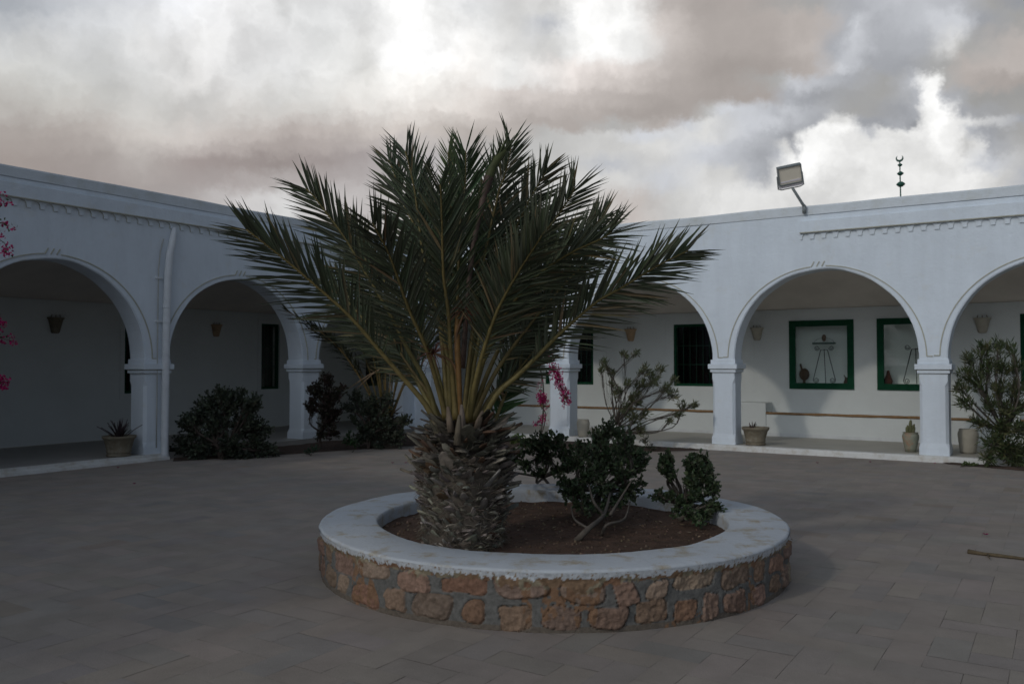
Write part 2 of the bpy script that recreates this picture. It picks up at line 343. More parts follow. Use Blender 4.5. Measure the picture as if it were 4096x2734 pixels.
def glass():
    m = bpy.data.materials.new('window_glass'); m.use_nodes = True; nt = m.node_tree; N = nt.nodes; Lk = nt.links
    for n in list(N):
        if n.type == 'BSDF_PRINCIPLED': N.remove(n)
    t = N.new('ShaderNodeBsdfTransparent'); t.inputs[0].default_value = (.86, .9, .88, 1)
    g = N.new('ShaderNodeBsdfGlossy'); g.inputs[1].default_value = .02
    f = N.new('ShaderNodeFresnel'); f.inputs[0].default_value = 1.45
    x = N.new('ShaderNodeMixShader'); Lk.new(f.outputs[0], x.inputs[0]); Lk.new(t.outputs[0], x.inputs[1]); Lk.new(g.outputs[0], x.inputs[2])
    Lk.new(x.outputs[0], N['Material Output'].inputs[0]); return m
M['glass'] = glass()

def paint(bm):
    return bm.loops.layers.float_color.new('col')
def setc(fs, lay, c):
    for f in fs:
        for l in f.loops: l[lay] = (*c, 1)
def vary(c, a=.2, r=R):
    k = 1+r.uniform(-a, a); return tuple(max(0, v*k*(1+r.uniform(-a*.3, a*.3))) for v in c)

# ---------------------------------------------------------------- ground and paving
bm = NB(); s = 900
bm.faces.new([bm.verts.new(p) for p in ((-s, -s, -.03), (s, -s, -.03), (s, s, -.03), (-s, s, -.03))])
struct('ground', bm, M['ground'])
BED = [(-.05, -6.35), (.36, -6.67), (.55, -6.2), (1.03, -5.1), (1.9, -2.6), (2.4, -2.05), (3.2, -1.65), (4.41, -1.33), (6.31, -.98), (6.9, -.4), (7.05, -.05)]
CEN = Vector((.32, 6.92))
bm = NB()
v = [bm.verts.new(W(a, b, -.005)) for a, b in ((-.3, -34), (30, -34), (30, .1), (-.3, .1))]; bm.faces.new(v)
struct('ground', bm, M['joint'])
bm = NB(); lay = paint(bm); U = .20; g = .0007
n = 140
tr = random.Random(3)
for i in range(-2, 120):
    for j in range(-150, 1):
        d = (i-j) % 4
        if d == 0: r = (i, i+2, j, j+1)
        elif d == 3: r = (i, i+1, j, j+2)
        else: continue
        x0, x1, y0, y1 = r[0]*U+g, r[1]*U-g, r[2]*U+g, r[3]*U-g
        y1 = min(y1, .05)
        if y0 >= y1: continue
        c = W((x0+x1)/2, (y0+y1)/2)
        if c.y < -3: continue
        if (c.xy-CEN).length < 1.5: continue
        k = tr.random()
        base = (.292, .254, .220) if k < .55 else (.282, .251, .223) if k < .82 else (.304, .262, .225) if k < .96 else (.262, .238, .216) if k < .99 else (.275, .23, .19)
        col = vary(base, .05, tr)
        vs = []
        for (a, b) in ((x0, y0), (x1, y0), (x1, y1), (x0, y1)):
            vs.append(bm.verts.new(W(a+tr.uniform(-.002, .002), b+tr.uniform(-.002, .002), tr.uniform(-.0006, .0006))))
        f = bm.faces.new(vs); setc([f], lay, col)
struct('pavement', bm, M['tile'])

def soil_patch(name, poly, z, mt, res=.09, lump=.03):
    xs = [p[0] for p in poly]; ys = [p[1] for p in poly]
    def inside(x, y):
        c = False; j = len(poly)-1
        for i in range(len(poly)):
            (x1, y1), (x2, y2) = poly[i], poly[j]
            if (y1 > y) != (y2 > y) and x < (x2-x1)*(y-y1)/(y2-y1)+x1: c = not c
            j = i
        return c
    bm = NB(); f = bm.faces.new([bm.verts.new((p[0], p[1], 0)) for p in poly])
    bmesh.ops.triangulate(bm, faces=[f])
    for _ in range(6):
        es = [e for e in bm.edges if e.calc_length() > res*1.8]
        if not es: break
        bmesh.ops.subdivide_edges(bm, edges=es, cuts=1); bmesh.ops.triangulate(bm, faces=bm.faces[:])
    for vv in bm.verts:
        a, b = vv.co.x, vv.co.y
        h = lump*(.5+noise.noise(Vector((a*2.3, b*2.3, 1)))+.4*noise.noise(Vector((a*9, b*9, 4)))) if not vv.is_boundary else 0
        vv.co = W(a, b, z+max(0, h))
    o = obj(name, bm, mt, smooth=True); o['kind'] = 'structure'; return o
soil_patch('soil', BED+[(-.05, -.05)], .006, M['soil_dark'])
soil_patch('soil', [(11.0, -.02), (11.08, -.15), (12.14, -.52), (14.4, -1.1), (14.4, -.02)], .006, M['soil_dark'])

# ---------------------------------------------------------------- arcade wings
FR, FL, TK = .12, -.12, .42            # facade planes (local y for the far wing, local x for the left wing), thickness
BK_R, BK_L = 2.9, -3.3                 # gallery back walls
SPR = 1.66; TOP_R, TOP_L = 4.42, 4.49
Xr = lambda a, d, z: W(a, FR+d, z)     # a along the far wing, d into the wing
Xl = lambda a, d, z: W(FL-d, a, z)     # a along the left wing
def arch_pts(c, r, zc, n=40, seed=0):
    out = []
    a0 = math.asin(min(.5, (zc-SPR)/r)) if zc > SPR else 0
    for k in range(n+1):
        a = PI+a0-(PI+2*a0)*k/n
        rr = r*(1+.011*noise.noise(Vector((k*.25, seed*3.1, 0))))
        out.append((c+rr*math.cos(a), zc+rr*math.sin(a)))
    return out
def facade(X, a_lo, a_hi, arches, top, name, parent):
    """wall above the capitals, one comb-shaped outline given its thickness"""
    pts = [(a_lo, SPR)]
    for i, (c, r, zc) in enumerate(arches):
        ap = arch_pts(c, r, zc, seed=i); ap[0] = (ap[0][0], SPR); ap[-1] = (ap[-1][0], SPR); pts += ap
    pts.append((a_hi, SPR))
    # top edge, slightly uneven
    m_ = 40
    tp = [(a_hi+(a_lo-a_hi)*k/m_, top-.17+.008*noise.noise(Vector((k*.5, 2, top)))) for k in range(m_+1)]
    pts += tp
    bm = NB()
    f = bm.faces.new([bm.verts.new((p[0], 0, p[1])) for p in pts])
    r = bmesh.ops.extrude_face_region(bm, geom=[f])
    for e in r['geom']:
        if isinstance(e, bmesh.types.BMVert): e.co.y = TK
    bmesh.ops.recalc_face_normals(bm, faces=bm.faces[:])
    bmesh.ops.bevel(bm, geom=[e for e in bm.edges if len(e.link_faces) == 2 and e.calc_face_angle(0) > 1.2 and abs(e.verts[0].co.y-e.verts[1].co.y) < .01], offset=.014, segments=2, affect='EDGES')
    bmesh.ops.triangulate(bm, faces=[f for f in bm.faces if len(f.verts) > 4])
    for v in bm.verts: v.co = X(v.co.x, v.co.y, v.co.z)
    bmesh.ops.recalc_face_normals(bm, faces=bm.faces[:])
    return obj(name, bm, M['plaster'], parent)
def pillar(X, a0, a1, parent, full_left=True, full_right=True, z0=.1):
    bm = NB()
    # shaft with chamfered corners between foot and neck
    ch = .045
    def ring(z, c, grow=0):
        x0, x1, y0, y1 = a0-grow, a1+grow, -grow, TK+grow
        return [(x0+c, y0), (x1-c, y0), (x1, y0+c), (x1, y1-c), (x1-c, y1), (x0+c, y1), (x0, y1-c), (x0, y0+c)], z
    levels = [ring(z0, .008, .012), ring(z0+.12, .008, .012), ring(z0+.20, ch), ring(1.24, ch), ring(1.32, .008), ring(1.445, .008)]
    prev = None
    for pts, z in levels:
        cur = [bm.verts.new(X(p[0], p[1], z)) for p in pts]
        if prev:
            for k in range(8): bm.faces.new((prev[k], prev[(k+1) % 8], cur[(k+1) % 8], cur[k]))
        prev = cur
    bmesh.ops.recalc_face_normals(bm, faces=bm.faces[:])
    o = obj('pillar', bm, M['plaster'], parent)
    bm = NB()
    for zz0, zz1, gr in ((1.445, 1.497, .03), (1.509, 1.60, .062), (1.60, SPR+.02, .022)):
        box(bm, a0-gr, a1+gr, -gr, TK+gr, zz0, zz1, X, .008)
    box(bm, a0+.004, a1-.004, .004, TK-.004, 1.44, 1.6, X)
    bmesh.ops.recalc_face_normals(bm, faces=bm.faces[:])
    obj('capital', bm, M['plaster'], o)
    bm = NB()
    for zz, gr in ((1.4975, .032), (1.436, .004)):
        gr2 = gr+.002
        box(bm, a0-gr2, a1+gr2, -gr2, TK+gr2, zz, zz+.010, X)
    obj('capital_groove', bm, M['groove'], o)
    return o
def archivolt(X, c, r, zc, off, parent, foot=None):
    bm = NB()
    def seg(p0, p1, w=.016, d0=-.012, d1=.01):
        dx, dz = p1[0]-p0[0], p1[1]-p0[1]; l = math.hypot(dx, dz) or 1; nx, nz_ = -dz/l*w/2, dx/l*w/2
        q = [(p0[0]+nx, p0[1]+nz_), (p1[0]+nx, p1[1]+nz_), (p1[0]-nx, p1[1]-nz_), (p0[0]-nx, p0[1]-nz_)]
        a = [bm.verts.new(X(x, d0, z)) for x, z in q]; b = [bm.verts.new(X(x, d1, z)) for x, z in q]
        bm.faces.new(a)
        for k in range(4): bm.faces.new((a[k], a[(k+1) % 4], b[(k+1) % 4], b[k]))
    ro = r+off; n_ = 60; P = []
    for k in range(n_+1):
        a = PI-PI*k/n_; P.append((c+ro*math.cos(a), zc+(ro-.06)*math.sin(a)))
    P = [(c-ro-foot, zc+.02)]+[(c-ro, zc+.02)]+P[1:-1]+[(c+ro, zc+.02), (c+ro+foot, zc+.02)]
    for p, q in zip(P, P[1:]):
        mx = (p[0]+q[0])/2
        if -.14 < mx-c < .12 and p[1] > zc+1: continue
        seg(p, q)
    for k, x in enumerate((-.13, -.04, .05)):
        seg((c+x-.03, zc+ro-.07), (c+x+.02, zc+ro+.02))
    bmesh.ops.recalc_face_normals(bm, faces=bm.faces[:])
    return obj('archivolt', bm, M['groove'], parent)
def frieze(X, a0, a1, zl, parent, pitch=.2, fascia=True):
    bm = NB()
    box(bm, a0, a1, -.055, 0.0, zl, zl+.20, X, .006)
    bmesh.ops.recalc_face_normals(bm, faces=bm.faces[:])
    obj('cornice_band', bm, M['plaster'], parent)
    bm = NB(); box(bm, a0-.004, a1+.004, -.066, 0.0, zl-.016, zl-.001, X); obj('cornice_ledge', bm, M['groove'], parent)
    # row of little blind arches: a comb plate
    bm = NB(); h = .125; rr = pitch*.33; k = a0
    def under(x):
        q = (x-k-pitch/2)/rr
        return zl-h if abs(q) >= 1 else zl-h+.035+rr*math.sqrt(max(0, 1-q*q))
    while k+pitch < a1:
        xs = [k, k+.001, k+pitch/2-rr-.0005]+[k+pitch/2+rr*math.sin(PI/2*t/6)*.999 for t in range(-6, 7)]+[k+pitch/2+rr+.0005, k+pitch]
        prev = None
        for x in xs:
            zb = under(x); cur = [bm.verts.new(X(x, -.02, zl-.017)), bm.verts.new(X(x, -.02, zb)), bm.verts.new(X(x, .002, zb))]
            if prev:
                bm.faces.new((prev[0], prev[1], cur[1], cur[0])); e = bm.faces.new((prev[1], prev[2], cur[2], cur[1])); e.material_index = 1
            prev = cur
        k += pitch
    bmesh.ops.recalc_face_normals(bm, faces=bm.faces[:])
    obj('blind_arch_frieze', bm, [M['plaster'], M['groove']], parent)
def coping(X, a0, a1, top, parent):
    bm = NB(); n_ = 60
    rings = []
    for k in range(n_+1):
        a = a0+(a1-a0)*k/n_; dz = .020*noise.noise(Vector((a*.8, 5, top))); t2 = top+dz
        prof = [(-.0, top-.175), (-.006, top-.170), (-.012, t2-.03), (-.004, t2-.006), (.03, t2), (TK-.1, t2), (TK, t2-.05), (TK, top-.175)]
        rings.append([bm.verts.new(X(a, d, z)) for d, z in prof])
    for r0, r1 in zip(rings, rings[1:]):
        for q in range(7): bm.faces.new((r0[q], r0[q+1], r1[q+1], r1[q]))
    bm.faces.new(rings[0]); bm.faces.new(rings[-1])
    bmesh.ops.recalc_face_normals(bm, faces=bm.faces[:])
    obj('coping', bm, M['coping'], parent)
def holed_wall(X, a0, a1, z0, z1, d, depth, holes, name, mt, parent):
    """wall plane at depth d with rectangular openings and their reveals"""
    bm = NB(); As = sorted({a0, a1, *[h[0] for h in holes], *[h[1] for h in holes]}); Zs = sorted({z0, z1, *[h[2] for h in holes], *[h[3] for h in holes]})
    for i in range(len(As)-1):
        for j in range(len(Zs)-1):
            ca, cz = (As[i]+As[i+1])/2, (Zs[j]+Zs[j+1])/2
            if any(h[0] < ca < h[1] and h[2] < cz < h[3] for h in holes): continue
            bm.faces.new([bm.verts.new(X(a, d, z)) for a, z in ((As[i], Zs[j]), (As[i+1], Zs[j]), (As[i+1], Zs[j+1]), (As[i], Zs[j+1]))])
    for h in holes:
        for (p, q) in (((h[0], h[2]), (h[0], h[3])), ((h[1], h[2]), (h[1], h[3])), ((h[0], h[2]), (h[1], h[2])), ((h[0], h[3]), (h[1], h[3]))):
            bm.faces.new([bm.verts.new(X(p[0], d, p[1])), bm.verts.new(X(q[0], d, q[1])), bm.verts.new(X(q[0], d+depth, q[1])), bm.verts.new(X(p[0], d+depth, p[1]))])
    bmesh.ops.remove_doubles(bm, verts=bm.verts[:], dist=1e-4)
    return obj(name, bm, mt, parent)
def vault(X, a0, a1, d0, d1, z, rise, parent):
    """half vault: springs from the back wall and rises to the facade"""
    bm = NB(); n_ = 24; prof = [(d1-(d1-d0)*k/n_, z+rise*math.sin(PI/2*k/n_)) for k in range(n_+1)]
    A = [bm.verts.new(X(a0, d, h)) for d, h in prof]; B = [bm.verts.new(X(a1, d, h)) for d, h in prof]
    for k in range(n_): f = bm.faces.new((A[k], A[k+1], B[k+1], B[k])); f.smooth = True
    obj('vault', bm, M['vault'], parent)
def window(X, a0, a1, z0, z1, d, parent, curtain=False, bars=7, cross=2):
    fr = NB(); w = .06
    for q in ((a0, a1, z0, z0+w), (a0, a1, z1-w, z1), (a0, a0+w, z0+w, z1-w), (a1-w, a1, z0+w, z1-w)):
        box(fr, q[0], q[1], d-.012, d+.05, q[2], q[3], X)
    bmesh.ops.recalc_face_normals(fr, faces=fr.faces[:])
    wo = obj('window', fr, M['green_paint'], parent)
    g_ = NB()
    for k in range(1, bars+1):
        a = a0+w+(a1-a0-2*w)*k/(bars+1); tube(g_, [X(a, d+.03, z0+w), X(a, d+.03, z1-w)], .007, 5)
    for k in range(1, cross+1):
        z = z0+w+(z1-z0-2*w)*k/(cross+1); tube(g_, [X(a0+w, d+.03, z), X(a1-w, d+.03, z)], .008, 5)
    obj('grille', g_, M['green_iron'], wo)
    p = NB(); p.faces.new([p.verts.new(X(a, d+.085, z)) for a, z in ((a0+w, z0+w), (a1-w, z0+w), (a1-w, z1-w), (a0+w, z1-w))]); obj('pane', p, M['glass'], wo)
    rm = NB(); box(rm, a0-.3, a1+.3, d+.26, d+1.6, z0-.4, z1+.3, X)  # near-black box: the unlit room's darkness is put into its colour
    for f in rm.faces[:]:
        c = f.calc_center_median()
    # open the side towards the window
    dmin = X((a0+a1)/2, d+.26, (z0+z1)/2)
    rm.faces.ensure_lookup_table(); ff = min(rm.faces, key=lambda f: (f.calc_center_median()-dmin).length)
    rm.faces.remove(ff); obj('unlit_room', rm, M['unlit_room'], wo)
    if curtain:
        c_ = NB(); prev = None
        for k in range(25):
            t = k/24; a = a1-.05-(.52*(1-t)); ztop = z1-.04
            zb = z0+.55+.75*(1-t)**1.6*.9
            dd = d+.16+.018*math.sin(k*1.7)
            cur = [c_.verts.new(X(a+(a1-.05-a)*s_*.35, dd, ztop+(zb-ztop)*s_)) for s_ in (0, .33, .66, 1)]
            if prev:
                for q in range(3): c_.faces.new((prev[q], prev[q+1], cur[q+1], cur[q]))
            prev = cur
        obj('curtain', c_, M['curtain'], wo)
    return wo

# ---- far wing
PR = [(3.53, 4.01), (7.10, 7.53), (10.65, 11.08), (14.2, 14.65)]
wr = thing('arcade_wing', 'sunlit white arcade wing with green display windows and a long bench', 'building', W(7, .3, 0))
ar = [((.37+3.53)/2, (3.53-.37)/2, 1.70), ((4.01+7.10)/2, (7.10-4.01)/2+.005, 1.70), ((7.53+10.65)/2, (10.65-7.53)/2+.005, 1.71), ((11.08+14.2)/2, (14.2-11.08)/2, 1.72)]
facade(Xr, -.12, 14.65, ar, TOP_R, 'wall', wr)
for a0, a1 in PR: pillar(Xr, a0, a1, wr)
for c, r, z in ar: archivolt(Xr, c, r, z, .115, wr, .09)
coping(Xr, -.12, 14.65, TOP_R, wr)
frieze(Xr, 8.75, 14.6, 3.94, wr, .2)
D = BK_R-FR
holes = [(1.80, 3.14, 1.10, 2.50), (5.20, 6.55, 1.10, 2.50), (7.80, 9.09, 1.08, 2.51), (9.53, 10.83, 1.08, 2.51), (12.0, 13.3, 1.10, 2.53)]
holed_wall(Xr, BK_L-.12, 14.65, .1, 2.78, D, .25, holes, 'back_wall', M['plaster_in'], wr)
bm = NB(); box(bm, BK_L-.1, 14.65, D-.035, D+.01, 2.715, 2.75, Xr); box(bm, BK_L-.1, 14.65, D-.012, D+.01, 2.56, 2.715, Xr)
obj('cornice_moulding', bm, M['plaster_in'], wr)
# shallow plaster panels between the windows
for a in (3.45, 4.95, 7.0, 11.0, 11.7): bm = NB(); box(bm, a, a+.05, D-.008, D+.004, 1.0, 2.555, Xr); obj('panel_strip', bm, M['plaster_in'], wr)
for a in (3.4, 4.9, 3.6, 4.75, 7.25, 7.33, 7.41): bm = NB(); box(bm, a, a+.02, D-.02, D-.0125, 2.58, 2.70, Xr); obj('panel_fillet', bm, M['plaster_in'], wr)
vault(Xr, BK_L-.1, 14.65, TK-.03, D, 2.75, .78, wr)
bm = NB(); box(bm, -.5, 14.65, TK, D+.3, 3.56, 4.16, Xr); obj('roof', bm, M['plaster'], wr)
bm = NB(); box(bm, 14.65, 14.9, 0, D+.3, .0, 4.2, Xr); obj('end_wall', bm, M['plaster'], wr)
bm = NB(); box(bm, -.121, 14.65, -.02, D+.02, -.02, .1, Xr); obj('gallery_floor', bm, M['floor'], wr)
bm = NB(); n_ = 120; rings = []
for k in range(n_+1):
    a = .0+14.65*k/n_; o_ = .006*noise.noise(Vector((a*2, 1, 1)))
    rings.append([bm.verts.new(W(a, y+(o_ if y < .1 else 0), z)) for y, z in ((-.02, -.01), (-.005, .07), (.015, .098), (.05, .1035), (.13, .1035), (.13, .0))])
for r0, r1 in zip(rings, rings[1:]):
    for q in range(5): bm.faces.new((r0[q], r0[q+1], r1[q+1], r1[q]))
bmesh.ops.recalc_face_normals(bm, faces=bm.faces[:])
obj('step', bm, M['step'], wr)
bm = NB()
box(bm, 0.3, 6.85, D-.45, D+.01, .1, .565, Xr, .01); box(bm, 7.43, 11.30, D-.45, D+.01, .1, .565, Xr, .01); box(bm, 12.0, 14.6, D-.45, D+.01, .1, .565, Xr, .01)
for a0, a1 in ((6.85, 7.43), (11.30, 12.0)): box(bm, a0, a1, D-.47, D+.012, .1, .79, Xr, .03)
bmesh.ops.recalc_face_normals(bm, faces=bm.faces[:])
be = obj('bench', bm, M['plaster_in'], wr)
bm = NB()
for a0, a1 in ((.3, 6.85), (7.43, 11.30), (12.0, 14.6)):
    nn = int((a1-a0)/.2); pts = [Xr(a0+(a1-a0)*k/nn, D-.455+.006*noise.noise(Vector((k*.7, a0, 0))), .575+.006*noise.noise(Vector((k*.9, a0, 3)))) for k in range(nn+1)]
    tube(bm, pts, [.026+.005*noise.noise(Vector((k*1.3, 7, a0))) for k in range(nn+1)], 8)
obj('bench_edge', bm, M['wood'], be)
bm = NB()
nn = 46
for k in range(nn):
    a = .3+k*.31
    if a+.3 > 14.4: break
    box(bm, a, a+.302, D-.458, D-.449, .101, .165, Xr)
obj('skirting_tiles', bm, mat('skirting_tile', (.58, .60, .60), .5, 5, .12), be)
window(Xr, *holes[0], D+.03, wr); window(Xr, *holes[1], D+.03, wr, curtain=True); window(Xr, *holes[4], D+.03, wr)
def display(a0, a1, z0, z1, parent):
    w = .125; fr = NB(); d = D
    for q in ((a0, a1, z0, z0+w), (a0, a1, z1-w, z1), (a0, a0+w, z0+w, z1-w), (a1-w, a1, z0+w, z1-w)):
        box(fr, q[0]-(0), q[1], d-.03, d+.03, q[2], q[3], Xr)
    for q in ((a0+w*.45, a1-w*.45, z0+w*.5, z0+w*.62), (a0+w*.45, a1-w*.45, z1-w*.62, z1-w*.5), (a0+w*.45, a0+w*.57, z0+w*.62, z1-w*.62), (a1-w*.57, a1-w*.45, z0+w*.62, z1-w*.62)):
        box(fr, q[0], q[1], d-.037, d-.03, q[2], q[3], Xr)
    bmesh.ops.recalc_face_normals(fr, faces=fr.faces[:])
    wo = obj('display_window', fr, M['green_paint'], parent)
    p = NB(); p.faces.new([p.verts.new(Xr(a, d+.02, z)) for a, z in ((a0+w, z0+w), (a1-w, z0+w), (a1-w, z1-w), (a0+w, z1-w))]); obj('pane', p, M['glass'], wo)
    nb = NB(); a0 += .02; a1 -= .02; z0 += .09; z1 -= .02
    V = {(i, j, k): nb.verts.new(Xr((a0, a1)[i], (d+.03, d+.55)[j], (z0, z1)[k])) for i in (0, 1) for j in (0, 1) for k in (0, 1)}
    for q in (((0, 1, 0), (1, 1, 0), (1, 1, 1), (0, 1, 1)), ((0, 0, 0), (0, 1, 0), (0, 1, 1), (0, 0, 1)), ((1, 0, 0), (1, 1, 0), (1, 1, 1), (1, 0, 1)), ((0, 0, 0), (1, 0, 0), (1, 1, 0), (0, 1, 0)), ((0, 0, 1), (1, 0, 1), (1, 1, 1), (0, 1, 1))):
        nb.faces.new([V[t] for t in q])
    obj('niche', nb, M['niche'], wo)
    return wo
display(*holes[2], wr); display(*holes[3], wr)

# ---- left wing
PL = [(-13.85, -13.4), (-10.36, -9.91), (-6.87, -6.42), (-3.38, -2.93)]
wl = thing('arcade_wing', 'shaded white arcade wing on the left with tall narrow windows and a downpipe', 'building', W(-.3, -6, 0))
al = [(-15.4, 1.5, 1.66), (-11.88, 1.52, 1.66), (-8.39, 1.52, 1.67), (-4.90, 1.52, 1.65), (-1.62, 1.31, 1.68)]
facade(Xl, -17.0, FR, al, TOP_L, 'wall', wl)
for a0, a1 in PL: pillar(Xl, a0, a1, wl)
for c, r, z in al[1:4]: archivolt(Xl, c, r, z, .13, wl, .07)
archivolt(Xl, al[4][0], al[4][1], al[4][2], .10, wl, .05)
coping(Xl, -17, FR-.01, TOP_L, wl)
frieze(Xl, -17, -.6, 4.03, wl, .2)
# inner corner pier, square, belongs to both facades
bm = NB()
def wpt(a, b, z): return W(a, b, z)
box(bm, FL-TK, FL, -.31, FR+TK, .0, 1.445, wpt); box(bm, FL, .37, FR, FR+TK, .0, 1.445, wpt)
pc = obj('pillar', bm, M['plaster'], wl)
bm = NB()
for z0, z1, gr in ((1.445, 1.497, .03), (1.509, 1.60, .062), (1.60, SPR+.002, .022)):
    box(bm, FL-TK-gr, FL+gr, -.31-gr, FR+TK+gr, z0, z1, wpt); box(bm, FL+gr, .37+gr, FR-gr, FR+TK+gr, z0, z1, wpt)
obj('capital', bm, M['plaster'], pc)
DL = -BK_L+FL
lh = [(-8.7, -8.1, 1.0, 2.56), (-5.20, -4.62, 1.0, 2.56), (-1.70, -1.14, 1.0, 2.56), (1.90, 2.46, 1.0, 2.56)]
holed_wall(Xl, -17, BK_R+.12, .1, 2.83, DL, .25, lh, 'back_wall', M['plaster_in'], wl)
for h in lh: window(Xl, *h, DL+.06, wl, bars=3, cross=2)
bm = NB(); box(bm, -17, BK_R, DL-.035, DL+.01, 2.76, 2.80, Xl); obj('cornice_moulding', bm, M['plaster_in'], wl)
for h in lh:
    bm = NB(); box(bm, h[0]-.09, h[1]+.09, DL-.012, DL+.004, h[2]-.12, h[2]-.10, Xl); box(bm, h[0]-.11, h[0]-.09, DL-.013, DL+.004, h[2]-.12, 2.7, Xl); obj('window_surround', bm, M['plaster_in'], wl)
vault(Xl, -17, BK_R, TK-.03, DL, 2.80, .72, wl)
bm = NB(); box(bm, -17, BK_R+.6, TK, DL+.4, 3.56, 4.2, Xl); obj('roof', bm, M['plaster'], wl)
bm = NB(); box(bm, -24, -17.01, -5.2, DL+.4, .0, 6.3, Xl); obj('unseen_shade_block', bm, M['plaster'], wl)  # unseen tall block, added so its shadow darkens the left foreground
bm = NB(); box(bm, -17, BK_R, -.02, DL+.02, -.02, .098, Xl); obj('gallery_floor', bm, mat('darker_gallery_floor', (.30, .29, .27), .6, 2, .15), wl)  # floor colour darker than in the far wing
bm = NB(); n_ = 140; rings = []
for k in range(n_+1):
    a = -17+10.5*k/n_; o_ = .012*noise.noise(Vector((a*2, 9, 1)))
    rings.append([bm.verts.new(W(x+(o_ if x > 0 else 0), a, z)) for x, z in ((.05, -.01), (.04, .045), (.01, .06), (-.06, .062), (-.06, .101), (-.14, .1015), (-.14, 0))])
for r0, r1 in zip(rings, rings[1:]):
    for q in range(6): bm.faces.new((r0[q], r0[q+1], r1[q+1], r1[q]))
bmesh.ops.recalc_face_normals(bm, faces=bm.faces[:])
obj('kerb', bm, M['step'], wl)
# downpipe and cable
bm = NB(); pts = [Xl(-6.36, -.02, 3.93), Xl(-6.40, -.05, 3.75), Xl(-6.47, -.06, 3.45), Xl(-6.50, -.06, 3.1), Xl(-6.52, -.06, 2.2), Xl(-6.53, -.065, 1.2), Xl(-6.53, -.065, .12), Xl(-6.53, -.09, .02)]
tube(bm, pts, [.04, .055, .060, .062, .062, .062, .062, .068], 12)
for z in (2.55, 2.3, 2.0, 1.75, 1.30, 1.05, .8, .55): tube(bm, [Xl(-6.52, -.06, z), Xl(-6.52, -.06, z+.012)], .069, 12)
dp = obj('downpipe', bm, M['pipe'], wl)
bm = NB(); pts = [Xl(-6.55, .0, 3.72), Xl(-6.62, -.02, 3.5), Xl(-6.655, -.025, 3.2), Xl(-6.66, -.025, 2.4), Xl(-6.66, -.025, .9), Xl(-6.66, -.025, .2)]
tube(bm, pts, .010, 6); obj('cable', bm, M['cable'], dp)
for z in (3.03, 2.30, 1.55): bm = NB(); box(bm, -6.70, -6.58, -.035, 0, z, z+.035, Xl, .005); obj('pipe_clamp', bm, M['pipe'], dp)

# ---------------------------------------------------------------- wall lamps (terracotta half cones)
LG = 'terracotta wall lamps in the galleries'
def wall_lamp(p, nrm, label, k=1.0, mt='terracotta'):
    t = thing('wall_lamp', label, 'wall lamp', p, LG)
    a = math.atan2(nrm.y, nrm.x); bm = NB()
    prof = [(.055*k, -.145*k), (.075*k, -.13*k), (.13*k, .10*k), (.15*k, .115*k), (.15*k, .14*k), (.128*k, .14*k), (.05*k, -.11*k)]
    lathe(bm, prof, p, 16, a0=a-PI/2, a1=a+PI/2)
    ring = [bm.verts.new(Vector(p)+Vector((math.cos(a-PI/2+PI*q/8)*.055*k, math.sin(a-PI/2+PI*q/8)*.055*k, -.145*k))) for q in range(9)]
    bm.faces.new(ring)
    obj('shade', bm, M[mt], t)
    side = Vector((-nrm.y, nrm.x, 0))
    for s_ in (-1, 0, 1):
        bm = NB()
        tube(bm, [Vector(p)+side*.09*k*s_+nrm*.01+Vector((0, 0, .13*k)), Vector(p)+side*.07*k*s_+nrm*.03+Vector((0, 0, .19*k))], .008*k, 5)
        obj('hook', bm, M['clay'], t)
    return t
nR = Vector((-AY[0], -AY[1], 0)); nL = Vector((AX[0], AX[1], 0))
wall_lamp(W(4.14, BK_R-.012, 2.28), nR, 'terracotta wall lamp left of the grilled window with the curtain')
wall_lamp(W(7.12, BK_R-.012, 2.25), nR, 'straw coloured wall lamp left of the green framed display case', .95, 'clay_white')
wall_lamp(W(11.39, BK_R-.012, 2.33), nR, 'straw coloured wall lamp above the tall oleander on the right', 1.0, 'clay_white')
wall_lamp(W(BK_L+.002, -6.63, 2.33), nL, 'dim wall lamp in the leftmost shaded arch', 1.05, 'clay')
wall_lamp(W(BK_L+.002, -3.0, 2.35), nL, 'small dim wall lamp under the second shaded arch', .95, 'terracotta')
wall_lamp(W(BK_L+.002, .45, 2.35), nL, 'dim wall lamp half hidden by the pillar beside the palm', .95, 'terracotta')

